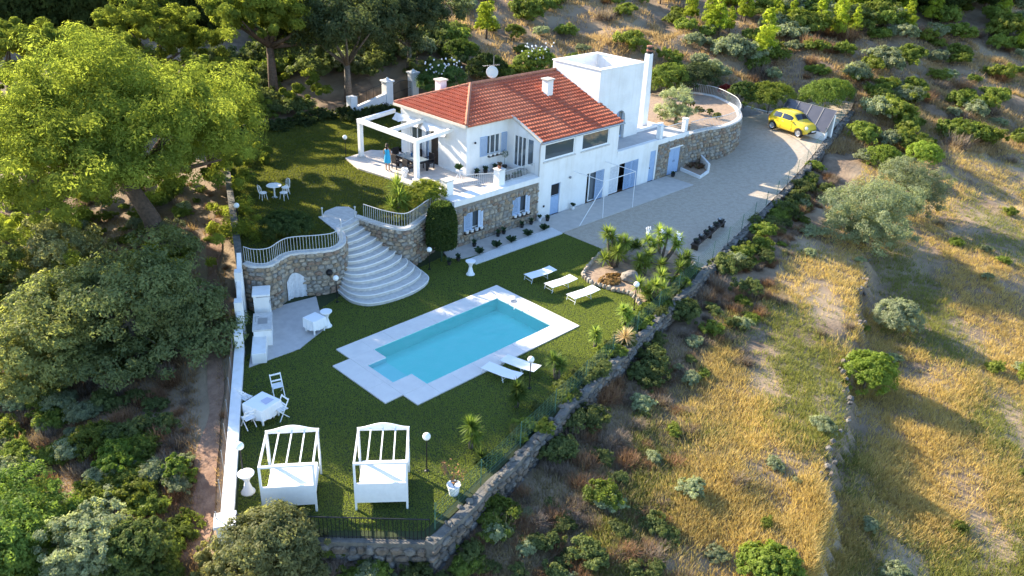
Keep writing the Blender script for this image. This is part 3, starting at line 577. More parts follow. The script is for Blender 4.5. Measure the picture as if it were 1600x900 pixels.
# ---- roof
SL = .386; EY, EZ = 32.12, 5.06; LEX, LEY0, LEY1, RY = 31.62, 34.8, 41.72, 38.26
zr = lambda y: EZ+SL*(y-EY); RZ = zr(RY); MEZ = zr(LEY0); HX0 = LEX+(RY-LEY0); XR = 43.15
roof = MB()
def slab(vs, th=.12): 
    n = len(vs); lo = [(x, y, z-th) for x, y, z in vs]; roof.add(list(vs)+lo, [tuple(range(n)), tuple(range(2*n-1, n-1, -1))]+[(i, i+n, (i+1) % n+n, (i+1) % n) for i in range(n)])
slab([(35.45, EY, EZ), (XR+.15, EY, EZ), (XR+.15, 34.2, zr(34.2)), (TX0, 34.2, zr(34.2)), (TX0, RY, RZ), (HX0, RY, RZ), (LEX, LEY0, MEZ), (35.45, LEY0, MEZ)])
slab([(LEX, LEY1, MEZ), (LEX, LEY0, MEZ), (HX0, RY, RZ)]); slab([(TX0, LEY1, MEZ), (LEX, LEY1, MEZ), (HX0, RY, RZ), (TX0, RY, RZ)])
rf = roof.build('roof', fascia, villa)
def tiles(name, O, U, Vv, courses, rng, clen=.34, pitch=.235):
    O, U, Vv = Vector(O), Vector(U).normalized(), Vector(Vv).normalized(); Nn = U.cross(Vv).normalized()
    prof = [(0, .0), (.18, .045), (.42, .062), (.66, .045), (.84, .0)]
    vs = []; fs = []
    for k in range(courses):
        v0, v1 = k*clen-.02, (k+1)*clen+.02; a, b = rng((k+.5)*clen)
        n = int((b-a)/pitch)
        if n < 1: continue
        for i in range(n+1):
            j = rnd.uniform(-.008, .008); w_ = rnd.uniform(-.012, .012)
            for m_, (pu, ph) in enumerate(prof):
                u = a+(i+pu)*pitch
                if u > b: u = b
                lo_ = O+U*u+Vv*(v0+w_)+Nn*(ph+.085+j); hi_ = O+U*u+Vv*v1+Nn*(ph*.85+.012); bt = O+U*u+Vv*(v0+w_)+Nn*(ph*.3-.005)
                vs += [lo_, hi_, bt]
            if i:
                o = len(vs)-30
                pass
        base = len(vs)-(n+1)*15
        for q in range((n+1)*5-1):
            s0 = base+q*3; s1 = s0+3; fs += [(s0, s1, s1+1, s0+1), (s0+2, s1+2, s1, s0)]
    return stuff(MB().add(vs, fs).build(name, tile, rf))
sl_ = math.hypot(1, SL)
vlen = lambda y: (y-EY)*sl_
def front_rng(v):
    y = EY+v/sl_
    if y < LEY0: return (35.45, XR+.15)
    return (LEX+(y-LEY0), XR+.15 if y < 34.2 else TX0)
tiles('front_tiles', (0, EY, EZ), (1, 0, 0), (0, 1, SL), int(vlen(RY)/.34), front_rng)
hl = (RY-LEY0); SLH = (RZ-MEZ)/hl
tiles('hip_tiles', (LEX, LEY1, MEZ), (0, -1, 0), (1, 0, SLH), int(hl*math.hypot(1, SLH)/.34), lambda v: (v/math.hypot(1, SLH), (LEY1-LEY0)-v/math.hypot(1, SLH)))
tiles('back_tiles', (TX0, LEY1, MEZ), (-1, 0, 0), (0, -1, (RZ-MEZ)/(LEY1-RY)), int((LEY1-RY)*sl_/.34), lambda v: (0, TX0-LEX-v/sl_))
def caps(pts, r=.11):
    a, b = Vector(pts[0]), Vector(pts[1]); d = b-a; n = int(d.length/.36)
    for k in range(n):
        p = a+d*(k/n); q = a+d*((k+1.08)/n); MB().tube([p, q], [r*.88, r*1.06], 8).build('ridge_cap', ridge, rf)
caps(((LEX, LEY0, MEZ+.05), (HX0, RY, RZ+.07))); caps(((LEX, LEY1, MEZ+.05), (HX0, RY, RZ+.07))); caps(((HX0, RY, RZ+.08), (TX0, RY, RZ+.08)))
fa = MB(); fa.beam((LEX-.03, LEY0-.05, MEZ-.05), (LEX-.03, LEY1, MEZ-.05), .12, .16); fa.beam((LEX, LEY0-.02, MEZ-.05), (35.5, LEY0-.02, MEZ-.05), .1, .14); fa.beam((35.42, LEY0, MEZ+.02), (35.42, EY, EZ+.02), .16, .14); fa.build('eave_edge', fascia, rf)
MB().tube([(35.35, EY-.08, EZ-.06), (XR+.25, EY-.08, EZ-.06)], .07, 8).build('gutter', grey_metal, rf)
MB().tube([(35.3, EY-.0, EZ-.1), (35.28, YF-.06, EZ-.35), (35.3, YF-.06, .05)], .045, 8).build('downpipe', gutter, villa)
# house chimneys are parts of the roof
ch = MB(); x, y = 40.0, 36.1; ch.box(x-.26, x+.26, y-.26, y+.26, zr(y)-.3, 7.55); ch.build('roof_chimney', white, rf); bevel(MB().box(x-.34, x+.34, y-.34, y+.34, 7.55, 7.65).build('chimney_cap', fascia, rf), .02)
x, y = 34.35, 40.3; MB().box(x-.26, x+.26, y-.26, y+.26, 6.2, 7.45).build('roof_chimney', white, rf); MB().box(x-.34, x+.34, y-.34, y+.34, 7.45, 7.54).build('chimney_cap', fascia, rf)
# antenna and dish
an = thing('roof_antenna', 'thin television antenna mast standing behind the roof ridge', 'antenna', (37.8, 39.0, RZ-.35))
MB().tube([(0, 0, 0), (0, 0, 1.75)], .018, 6).build('mast', grey_metal, an); mb = MB().tube([(-.75, .2, 1.15), (.45, -.12, 1.2)], .012, 5)
for k in range(7): mb.tube([(-.7+k*.17, .19-k*.045-.14, 1.16), (-.7+k*.17, .19-k*.045+.14, 1.16)], .006, 4)
mb.build('aerial_boom', grey_metal, an)
ds = thing('satellite_dish', 'round pale satellite dish above the roof ridge', 'dish', (37.4, 38.75, RZ-.05))
MB().tube([(0, 0, -.1), (0, 0, .45)], .025, 6).build('mast', grey_metal, ds)
o = MB().lathe([(.02, .0), (.2, .02), (.34, .065), (.40, .1), (.39, .115), (.2, .04), (.01, .02)], (0, 0, 0), 20).build('reflector', mat('dish_grey', (.62, .60, .56), rough=.5), ds, smooth=True, loc=(-.03, -.05, .5)); o.rotation_euler = (math.radians(68), 0, math.radians(-35))
MB().tube([(-.03, -.05, .3), (-.35, -.5, .42)], .012, 5).build('feed_arm', grey_metal, ds)
# tall stack beside the tower
x, y = G(1002.5, 189, 3.3)
sk = thing('chimney_stack', 'tall slender white chimney stack with dark banded cowl beside the tower', 'chimney', (x, y, 3.0))
_h = 8.3-3.0
MB().prism([(-.32, -.3), (.32, -.3), (.32, .3), (-.32, .3)], -.2, 2.4).build('base', white, sk)
MB().add([(-.3, -.28, 2.4), (.3, -.28, 2.4), (.3, .28, 2.4), (-.3, .28, 2.4), (-.22, -.2, _h), (.22, -.2, _h), (.22, .2, _h), (-.22, .2, _h)], [(3, 2, 1, 0), (4, 5, 6, 7), (0, 1, 5, 4), (1, 2, 6, 5), (2, 3, 7, 6), (3, 0, 4, 7)]).build('shaft', white, sk)
for k in range(4): MB().lathe([(.19, 0), (.23, .03), (.23, .1), (.15, .13)], (0, 0, _h+k*.15), 12).build('cowl_ring', (dark_pot if k % 2 == 0 else terracotta_pot), sk)
# ---- windows and doors
def window(axis, plane, u0, u1, z0, z1, mull=(), parent=villa, name='window', depth=.12, fr=.06, pane=glass, fmat=white_paint):
    f = MB(); bx = (lambda a, b, c, d, e=0.: f.box(a, b, plane+depth-e, plane+depth+.05, c, d)) if axis == 'y' else (lambda a, b, c, d, e=0.: f.box(plane+depth-e, plane+depth+.05, a, b, c, d))
    bx(u0, u1, z1-fr, z1); bx(u0, u1, z0, z0+fr); bx(u0, u0+fr, z0+fr, z1-fr); bx(u1-fr, u1, z0+fr, z1-fr)
    for m_ in mull: bx(m_-fr*.6, m_+fr*.6, z0+fr, z1-fr, .01)
    o = f.build(name, fmat, parent); e = [u0+fr]+list(mull)+[u1-fr]
    for a, b in zip(e[:-1], e[1:]):
        p = MB()
        if axis == 'y': p.box(a, b, plane+depth+.02, plane+depth+.03, z0+fr, z1-fr)
        else: p.box(plane+depth+.02, plane+depth+.03, a, b, z0+fr, z1-fr)
        p.build('pane', pane, o)
    return o
def shutter_leaf(axis, plane, u0, u1, z0, z1, parent, mt=None, name='shutter'):
    mt = mt or shutter; s_ = MB(); n = int((z1-z0)/.07)
    put = (lambda a, b, p0, p1, c, d: s_.box(a, b, plane+p0, plane+p1, c, d)) if axis == 'y' else (lambda a, b, p0, p1, c, d: s_.box(plane+p0, plane+p1, a, b, c, d))
    put(u0, u0+.06, -.05, -.005, z0, z1); put(u1-.06, u1, -.05, -.005, z0, z1); put(u0+.06, u1-.06, -.05, -.005, z0, z0+.07); put(u0+.06, u1-.06, -.05, -.005, z1-.07, z1)
    for k in range(n-2):
        z = z0+.08+k*(z1-z0-.16)/(n-2); put(u0+.06, u1-.06, -.04, -.012, z, z+.045)
    return s_.build(name, mt, parent)
def trough(parent, x0, x1, y0, y1, z, n):
    t = MB().box(x0, x1, y0, y1, z, z+.05).build('sill_tray', wood_dark, parent)
    for k in range(n):
        x = x0+(x1-x0)*(k+.5)/n; MB().lathe([(.08, 0), (.12, .14), (.13, .15), (.1, .15)], (x, (y0+y1)/2, z+.05), 10).build('white_pot', white_paint, t)
w1 = window('y', 35.1, 33.65, 34.85, 3.86, 5.08, (34.02, 34.45)); shutter_leaf('y', 35.1, 33.05, 33.63, 3.86, 5.1, w1); shutter_leaf('y', 35.1, 34.87, 35.34, 3.86, 5.1, w1)
trough(w1, 33.7, 34.8, 34.92, 35.09, 3.74, 3)
window('y', YF, 35.78, 38.6, 3.78, 4.86, (), name='veranda_window', depth=.03, fr=.09); window('y', YF, 39.3, 42.05, 3.78, 4.88, (), name='veranda_window', depth=.03, fr=.09)
MB().box(35.7, 38.68, YF-.07, YF-.002, 3.68, 3.77).box(39.22, 42.13, YF-.07, YF-.002, 3.68, 3.77).build('veranda_sill', cap_stone, villa)
window('x', 35.4, 33.45, 34.5, 3.05, 5.05, (33.8, 34.15), name='glazed_door', depth=.05); window('x', 35.4, 32.8, 33.35, 3.35, 5.05, (), name='side_window', depth=.05)
for (a, b, c, d) in aw:
    w_ = window('y', 32.15, a, b, c, d, ((a+b)/2,), name='window', depth=.16); shutter_leaf('y', 32.15, a-.02, a+.62, c, d, w_, shutter); shutter_leaf('y', 32.13, b-.32, b+.05, c, d, w_, mat('pale_shutter', (.55, .63, .76), rough=.6))
    # stone arch lintel
    for k in range(9):
        an_ = math.pi*(.12+.76*k/8); cx = (a+b)/2; o = inst('arch_stone', STONES[k % 15], w_, (cx-.72*math.cos(an_), 32.13, d-.12+.32*math.sin(an_)), (0, math.pi/2-an_ if False else an_-math.pi/2, 0), (.17, .09, .24))
    trough(w_, a-.05, b+.05, 31.9, 32.1, c-.14, 4)
# ground floor doors
a, b, c, d = doors['a']; od = MB().box(a, b, YF+.06, YF+.11, 0.02, d).build('store_door', door_blue, villa); o = MB().box(0, .8, -.02, .02, 0, .78).build('open_flap', shutter, od); o.location = (a+.03, YF+.05, 1.28); o.rotation_euler = (math.radians(-28), 0, 0)
MB().box(a+.06, b-.06, YF+.05, YF+.058, 1.25, 2.04).build('opening_shade', dark_in, od)  # dark plate over the door leaf; the opening's shade is its colour
a, b, c, d = doors['b']; w_ = window('y', YF, a+.35, b, .02, d, (a+1.1,), name='french_door', depth=.1, fr=.08); shutter_leaf('y', YF+.05, b-.85, b-.05, .05, d-.03, w_)
MB().add([(a+.38+.05*i, YF+.2+.02*(i % 2), z) for i in range(14) for z in (.08, d-.08)], [(2*i, 2*i+2, 2*i+3, 2*i+1) for i in range(13)]).build('curtain', curtain, w_)
a, b, c, d = doors['c']; w_ = window('y', YF, a+.05, a+1.1, .02, d, (), name='french_door', depth=.1, fr=.08, pane=curtain)
for k in range(2): shutter_leaf('y', YF+.05, a+1.62+k*.76, a+1.62+k*.76+.74, .05, d-.02, w_, door_blue)
MB().add([(a+.1+.05*i, YF+.16+.02*(i % 2), z) for i in range(20) for z in (.08, d-.08)], [(2*i, 2*i+2, 2*i+3, 2*i+1) for i in range(19)]).build('curtain', curtain, w_)
a, b, c, d = doors['d']; w_ = MB().box(a, b, YF+.05, YF+.1, .02, d).build('side_door', door_blue, villa); MB().box(a+.1, a+.13, YF+.0, YF+.05, 1.0, 1.1).build('handle', black_metal, w_)
w_ = MB().box(49.45, 50.14, YF+.03, YF+.08, .02, 2.03).box(50.16, 50.85, YF+.03, YF+.08, .02, 2.03).build('store_double_door', door_blue, villa)
for x in (50.06, 50.22): MB().tube([(x, YF+.0, .95), (x, YF+.0, 1.1)], .012, 5).build('handle', black_metal, w_)
MB().box(49.3, 51.0, YF-.1, YF+.05, 2.05, 2.13).build('door_lintel', white, villa)
w_ = MB().box(32.0, 32.05, 37.72, 38.45, ZT+.02, 4.9).build('hall_door', wood_dark, villa); MB().tube([(31.98, 37.85, 3.8), (31.98, 37.85, 3.95)], .012, 5).build('handle', grey_metal, w_)
window('x', 31.95, 39.3, 40.5, ZT+.02, 4.85, (39.9,), name='glazed_door', depth=.1); shutter_leaf('x', 31.95, 38.62, 39.25, ZT+.05, 4.85, villa)
MB().box(31.9, 31.95, 35.5, 37.6, ZT, ZT+.1).build('skirting', white, villa)
for k, (x, z) in enumerate(((32.6, 4.85), )): MB().ball((x, 35.02, z), .07, 8, 5).build('wall_lamp', black_metal, villa)
MB().ball((38.3, YF-.08, 2.25), .09, 8, 5).build('wall_lamp', grey_metal, villa); MB().box(35.9, 36.02, YF-.05, YF-.002, .75, .87).build('meter_box', black_metal, villa)
# ================================================================ TERRACE THINGS
pg = thing('pergola', 'open white pergola frame on two square posts against the villa', 'pergola', (0, 0, 0))
PXp, PYa, PYb, PZ = 29.2, 36.45, 42.1, 5.1
for y in (PYa, PYb):
    MB().box(PXp-.13, PXp+.13, y-.13, y+.13, ZU-.1, PZ).build('post', white, pg); MB().box(PXp-.2, PXp+.2, y-.2, y+.2, ZU-.1, ZT+.1).build('post_base', cap_stone, pg)
MB().box(PXp-.14, PXp+.14, PYa-.16, PYb+.16, PZ, PZ+.24).build('beam', white, pg)
for y in (PYa, (PYa+PYb)/2-.1, PYb): MB().add([(PXp+.14, y-.12, PZ), (PXp+.14, y+.12, PZ), (PXp+.14, y+.12, PZ+.24), (PXp+.14, y-.12, PZ+.24), (31.95, y-.12, PZ+.25), (31.95, y+.12, PZ+.25), (31.95, y+.12, PZ+.47), (31.95, y-.12, PZ+.47)], [(3, 2, 1, 0), (4, 5, 6, 7), (0, 1, 5, 4), (1, 2, 6, 5), (2, 3, 7, 6), (3, 0, 4, 7)]).build('rafter', white, pg)
def swag(y0, y1, label):
    mb = MB(); K = 26; vs = []
    for i in range(K+1):
        f = i/K; y = y0+(y1-y0)*f
        for j in range(4): vs.append((31.9-.03-.16*abs(math.sin(f*8.5+j*.7))*(j/3)-.05*j, y, 5.42-.13*j-.07*math.sin(f*9.4)*j/2))
    mb.add(vs, [(i*4+j, i*4+4+j, i*4+5+j, i*4+1+j) for i in range(K) for j in range(3)]); tag(mb.build('rolled_awning', cloth, smooth=True), label, 'awning', None)
swag(36.7, 39.05, 'bunched white fabric awning on the wall above the dark door'); swag(39.35, 41.9, 'bunched white fabric awning on the wall away from the dark door')
mb = MB(); K = 14; vs = [(31.8+.05*math.sin(i*1.9), 38.72+i*.03, z) for i in range(K) for z in (ZT+.05, 4.0, 5.1)]
mb.add(vs, [(3*i+k, 3*i+3+k, 3*i+4+k, 3*i+1+k) for i in range(K-1) for k in range(2)]); tag(mb.build('white_drape', cloth, smooth=True), 'white drape hanging beside the dark terrace door', 'curtain')
# dining set
tb = thing('dining_table', 'dark rattan dining table with grey glass top under the pergola', 'table', (30.35, 38.3, ZT))
MB().box(-.48, .48, -1.0, 1.0, .70, .74).build('glass_top', mat('grey_glass', (.18, .22, .24), rough=.08, spec=.7), tb); MB().box(-.45, .45, -.95, .95, .55, .70).build('apron', rattan, tb)
for sx in (-1, 1):
    for sy in (-1, 1): MB().box(sx*.42-.05, sx*.42+.05, sy*.9-.05, sy*.9+.05, 0, .56).build('leg', rattan, tb)
def rchair(x, y, rz, label):
    c = thing('rattan_chair', label, 'chair', (x, y, ZT), rz, 'rattan chairs round the terrace dining table')
    bevel(MB().box(-.26, .26, -.26, .26, .36, .44).build('seat', rattan, c), .02); bevel(MB().box(-.26, .26, -.28, -.22, .44, .95).build('backrest', rattan, c), .02)
    for sx in (-1, 1):
        MB().box(sx*.27-.025, sx*.27+.025, -.26, .2, .62, .66).build('armrest', rattan, c)
        for sy in (-1, 1): MB().box(sx*.23-.025, sx*.23+.025, sy*.23-.025, sy*.23+.025, 0, .37).build('leg', rattan, c)
for x, y, a, l in ((29.55, 37.7, -90, 'dark rattan chair on the lawn side of the table near the flower pot'), (29.62, 38.9, -90, 'dark rattan chair on the lawn side of the table behind the woman'), (31.15, 37.7, 90, 'dark rattan chair on the wall side near the dark door'), (31.15, 38.9, 90, 'dark rattan chair on the wall side near the drape'), (30.35, 39.75, 180, 'dark rattan chair at the far end of the dining table')): rchair(x, y, math.radians(a), l)
for k, (x, y, h) in enumerate(((30.3, 38.0, .22), (30.45, 38.5, .28), (30.2, 38.8, .18))):
    tag(MB().lathe([(.05, 0), (.06, h*.6), (.025, h*.75), (.02, h)], (0, 0, 0), 10).build('bottle', mat('bottle_%d' % k, ((.05, .12, .08), (.02, .08, .2), (.4, .42, .4))[k], rough=.1), loc=(x, y, ZT+.742)), ('short green bottle on the dining table', 'tall blue bottle on the dining table', 'small pale jug on the dining table')[k], 'bottle')
# white pot with flowers at the terrace edge
x, y = 28.95, 37.3
fp = thing('flower_pot', 'white pot of white flowers beside the near pergola post', 'plant pot', (x, y, ZT)); MB().lathe([(.14, 0), (.2, .32), (.23, .34), (.2, .34)], (0, 0, 0), 12).build('pot', white_paint, fp)
mb = MB()
for k in range(60): a = rnd.uniform(0, 6.3); r_ = .24*math.sqrt(rnd.random()); mb.ball((r_*math.cos(a), r_*math.sin(a), .38+rnd.uniform(0, .2)), .04, 5, 3)
stuff(mb.build('flowers', white_paint, fp))
# person
def skinfig(name, pts, edges, rad, mt, parent, root=0):
    me = bpy.data.meshes.new(name); me.from_pydata(pts, edges, []); o = bpy.data.objects.new(name, me); COL.objects.link(o); o.parent = parent; me.materials.append(mt)
    md = o.modifiers.new('skin', 'SKIN'); md.use_smooth_shade = True
    for i, r_ in enumerate(rad): me.skin_vertices[0].data[i].radius = (r_, r_) if not isinstance(r_, tuple) else r_
    me.skin_vertices[0].data[root].use_root = True; s_ = o.modifiers.new('sub', 'SUBSURF'); s_.levels = 1; s_.render_levels = 2; return o
px_, py_ = G(606, 267, ZT)
pe = thing('person', 'person in a turquoise dress standing by the dining table, arms forward', 'person', (px_, py_, ZT), math.radians(-60))
P = [(0, 0, .93), (0, .01, 1.12), (0, 0, 1.33), (0, 0, 1.43), (0, .01, 1.5), (0, .02, 1.6), (0, .02, 1.69)]; R = [(.15, .11), (.125, .09), (.14, .095), .055, .05, .085, .07]
E_ = [(0, 1), (1, 2), (2, 3), (3, 4), (4, 5), (5, 6)]
for s_ in (-1, 1):
    b0 = len(P); P += [(s_*.09, 0, .86), (s_*.1, .01, .48), (s_*.1, -.02, .09), (s_*.11, .1, .035), (s_*.115, .16, .03)]; R += [.09, .055, .038, .035, .025]; E_ += [(0, b0), (b0, b0+1), (b0+1, b0+2), (b0+2, b0+3), (b0+3, b0+4)]
    b1 = len(P); P += [(s_*.17, 0, 1.36), (s_*.24, -.01, 1.1), (s_*.2, .2, 1.0), (s_*.18, .28, 1.0), (s_*.175, .32, .995)]; R += [.052, .04, .03, .024, .026]; E_ += [(2, b1), (b1, b1+1), (b1+1, b1+2), (b1+2, b1+3), (b1+3, b1+4)]
    for k, (dx, ln) in enumerate(((-.03, .075), (-.01, .085), (.01, .08), (.028, .065))):
        q = len(P); P += [(s_*.175+dx, .355, .99), (s_*.175+dx*1.1, .34+ln*.7, .98), (s_*.175+dx*1.1, .345+ln, .955)]; R += [.009, .009, .007]; E_ += [(b1+4, q), (q, q+1), (q+1, q+2)]
    q = len(P); P += [(s_*.175-s_*.04, .32, .985), (s_*.175-s_*.055, .355, .97)]; R += [.01, .008]; E_ += [(b1+3, q), (q, q+1)]
skinfig('body', P, E_, R, skin_m, pe)
dp = [(.2, .52), (.22, .6), (.2, .8), (.175, .95), (.14, 1.1), (.165, 1.25), (.16, 1.36), (.09, 1.41)]
o = MB().lathe(dp, (0, 0, 0), 20).build('dress', blue_dress, pe, smooth=True); o.scale = (1, .74, 1)
hm = MB(); hm.ball((0, -.012, 1.635), .112, 14, 9); hm.tube([(0, -.08, 1.62), (0, -.11, 1.5), (0, -.1, 1.36)], [.085, .08, .04], 8); hm.build('hair', hair_m, pe, smooth=True)
fc = MB(); fc.ball((0, .035, 1.62), .085, 12, 8); fc.ball((0, .125, 1.615), .014, 6, 4); fc.build('face', skin_m, pe, smooth=True)
mb = MB(); mb.ball((-.03, .112, 1.635), .011, 6, 4); mb.ball((.03, .112, 1.635), .011, 6, 4); mb.build('eyes', black_metal, pe); MB().ball((0, .112, 1.578), .018, 6, 4).build('mouth', rust_red, pe)
# terrace pillars, rails, pots
def pillar(x, y, z, h, label, w_=.24):
    t = thing('terrace_pillar', label, 'pillar', (x, y, z)); MB().box(-w_, w_, -w_, w_, 0, h).build('shaft', white, t); bevel(MB().box(-w_-.05, w_+.05, -w_-.05, w_+.05, h, h+.07).build('cap', cap_stone, t), .015); return t
pillar(28.85, 33.25, ZT, .9, 'white square pillar at the outer corner of the villa terrace')
pillar(32.35, 32.62, ZT+.06, .95, 'white square pillar in the middle of the terrace edge topped by a potted plant')
t = tag(MB().box(28.72, 28.98, 33.5, 36.3, ZT-.1, ZT+.22).build('terrace_curb', white), 'low white curb between the corner pillar and the near pergola post', 'curb')
railing('terrace_railing', 'thin pale railing between the middle terrace pillar and the glazed veranda', [(32.62, 32.6, ZT+.06), (35.35, 32.6, ZT+.06)], .75, .13)
railing('terrace_railing', 'thin pale railing set back on the terrace beside the wall pots', [(30.6, 33.9, ZT), (32.3, 33.0, ZT)], .7, .13)
for k, (a, b) in enumerate(((28.9, 31.9), (32.8, 35.3))): pass
def tuft(mb_, c, n, h, r, rr):
    for _ in range(n):
        a = rr.uniform(0, 6.28); q = rr.uniform(.2, 1)*r; t_ = rr.uniform(.5, 1)*h; w_ = rr.uniform(.02, .045); d = (math.cos(a), math.sin(a)); e = (-d[1]*w_, d[0]*w_)
        mb_.add([(c[0]+e[0], c[1]+e[1], c[2]), (c[0]-e[0], c[1]-e[1], c[2]), (c[0]+d[0]*q*.6-e[0], c[1]+d[1]*q*.6-e[1], c[2]+t_), (c[0]+d[0]*q, c[1]+d[1]*q, c[2]+t_*.85)], [(0, 1, 2, 3)])
green_leaf = mat('pot_leaf', (.05, .10, .03), (.09, .13, .04), 8, .7); red_leaf = mat('pot_leaf_red', (.16, .05, .045), (.09, .10, .04), 8, .7); dark_leaf = mat('dark_leaf', (.025, .05, .022), (.04, .075, .03), 8, .7)
def potplant(x, y, z, r, h, label, pm=terracotta_pot, lm=green_leaf, n=60, spread=1.0, cat='plant pot', name='potted_plant', group=None):
    t = thing(name, label, cat, (x, y, z), 0, group); MB().lathe([(r*.7, 0), (r, r*1.5), (r*1.12, r*1.55), (r*.9, r*1.55), (r*.85, r*1.4)], (0, 0, 0), 12).build('pot', pm, t)
    mb_ = MB(); tuft(mb_, (0, 0, r*1.4), n, h, r*1.6*spread, rnd); mb_.build('leaves', lm, t); return t
potplant(32.35, 32.62, ZT+1.08, .12, .25, 'small dark leaved pot standing on top of the middle terrace pillar', terracotta_pot, red_leaf)
for k, (x, l) in enumerate(((32.55, 'low pot at the sunny end of the row under the shuttered window'), (33.3, 'low pot by the villa wall, second from the sunny end under the shuttered window'), (34.1, 'low pot by the villa wall, third from the sunny end under the shuttered window'))): potplant(x, 34.8, ZT, .15, .3, l, dark_pot, dark_leaf)
tt = thing('potted_topiary', 'small ball topiary on a stem in a dark pot by the veranda', 'plant pot', (34.85, 34.7, ZT)); MB().lathe([(.12, 0), (.17, .25), (.15, .25)], (0, 0, 0), 12).build('pot', dark_pot, tt); MB().tube([(0, 0, .2), (0, 0, .85)], .015, 5).build('stem', twig, tt)
mb = MB()
for _ in range(220): a = Vector((rnd.gauss(0, 1), rnd.gauss(0, 1), rnd.gauss(0, 1))).normalized()*.22*rnd.uniform(.7, 1.05); mb.add([(a.x+rnd.uniform(-.05, .05), a.y+rnd.uniform(-.05, .05), .98+a.z+rnd.uniform(-.05, .05)) for _ in range(3)], [(0, 1, 2)])
mb.build('ball', mat('grey_leaf', (.16, .19, .14), rough=.8), tt)
tag(MB().lathe([(.3, 0), (.36, .3), (.3, .36), (.25, .3)], (0, 0, 0), 16).build('stone_basin', mat('grey_stone', (.25, .26, .26), (.16, .17, .17), 6), loc=(34.9, 33.2, ZT)), 'round grey stone basin in the terrace corner under the glazed veranda', 'basin')
for k, (x, y) in enumerate(((33.2, 32.95), (34.2, 32.95))):
    t = thing('window_box', ('dark window box of dry plants behind the railing next to the pillar', 'dark window box of dry plants behind the railing next to the veranda')[k], 'planter', (x, y, ZT+.05)); MB().box(-.4, .4, -.1, .1, 0, .2).build('trough', dark_pot, t); mb_ = MB()
    for q in range(6): tuft(mb_, (-.32+q*.13, 0, .17), 12, .22, .14, rnd)
    mb_.build('leaves', dark_leaf, t)
# white wrought plant stand by the sunlit wall
t = thing('plant_stand', 'white wrought iron stand with a leafy plant against the sunlit wall', 'plant stand', (31.2, 34.9, ZT)); mb_ = MB()
for k in range(3): a = k*2.1; mb_.tube([(0, 0, .6), (.1*math.cos(a), .1*math.sin(a), .3), (.26*math.cos(a), .26*math.sin(a), 0)], .015, 5)
mb_.lathe([(.2, .58), (.24, .62), (.2, .64)], (0, 0, 0), 12); mb_.build('legs', white_paint, t); mb_ = MB(); tuft(mb_, (0, 0, .62), 60, .45, .35, rnd); mb_.build('leaves', green_leaf, t)
# pots along the foot of the stone wall
for k, px in enumerate((702, 716, 741, 778, 787, 813, 826)):
    py = 407-(px-702)*.425; x, y = G(px, py+(8 if k < 2 else -4)); y = min(y, 31.85); potplant(x, y, .06, .13, .28, 'small plant in a pot on the pavement at the foot of the terrace stone wall', dark_pot, dark_leaf, 40, group='pots along the stone wall')
for k, (x, y) in enumerate(((35.35, 31.9), (35.75, 31.6), (38.6, 31.95))): potplant(x, y, .06, .14, .25, ('white pot at the corner where the stone wall meets the white facade', 'dark pot in front of the white facade corner', 'small pot on the pavement between the blue door and the french door')[k], (white_paint, dark_pot, white_paint)[k], dark_leaf, 40)
for k, (px, py) in enumerate(((749, 398), (776, 388), (799, 380), (825, 370), (850, 361))):
    x, y = G(px, py); t = thing('border_plant', 'small dark rosette plant growing in the white gravel strip', 'plant', (x, y, .07), 0, 'plants in the white gravel strip'); mb_ = MB(); tuft(mb_, (0, 0, 0), 90, .42, .38, rnd); mb_.build('leaves', dark_leaf, t)
# white tubular frame before the facade
fr = thing('awning_frame', 'thin white tubular frame standing on the pavement before the french doors', 'frame', (0, 0, .06)); H_ = 2.5
for a, b in (((38.86, 29.65, 0), (38.7, 29.65, H_)), ((41.96, 29.65, 0), (41.9, 29.65, H_)), ((36.7, 29.75, 0), (38.7, 29.65, H_-.2))): MB().tube([a, b], .022, 6).build('pole', white_paint, fr)
for a, b in (((38.7, 29.65, H_), (41.9, 29.65, H_)), ((38.7, 29.65, H_), (38.7, YF, H_)), ((41.9, 29.65, H_), (41.9, YF, H_+.02))): MB().tube([a, b], .022, 6).build('rail', white_paint, fr)
# kitchen corner on the patio: barbecue oven, sink counter, bench
t = thing('garden_barbecue', 'white masonry barbecue with hood against the stepped white wall', 'barbecue', (16.0, 31.6, 0), math.radians(59))
MB().box(-.45, .45, -.35, .35, 0, .85).build('base', white, t); MB().box(-.45, .45, .22, .35, .85, 1.55).box(-.45, -.36, -.35, .22, .85, 1.45).box(.36, .45, -.35, .22, .85, 1.45).build('sides', white, t); MB().box(-.35, .35, -.33, .2, .86, .9).build('grate', black_metal, t)
bevel(MB().box(-.5, .5, -.4, .4, 1.5, 1.6).build('hood', white, t), .02)
t = thing('sink_counter', 'white masonry counter with inset sink on the patio', 'counter', (15.15, 30.1, 0), math.radians(59)); MB().box(-.75, .75, -.38, .38, 0, .82).build('cabinet', white, t); MB().box(-.8, .8, -.42, .42, .82, .9).build('worktop', cap_stone, t); MB().box(-.25, .3, -.22, .2, .895, .905).build('sink', grey_metal, t); MB().tube([(0, .3, .9), (0, .3, 1.15), (0, .12, 1.15)], .015, 6).build('tap', grey_metal, t)
bevel(tag(MB().box(-.8, .8, -.3, .3, 0, .5).build('masonry_bench', white, loc=(14.3, 28.95, .03)), 'low white masonry bench on the patio below the sink counter', 'bench'), .02).rotation_euler = (0, 0, math.radians(59))
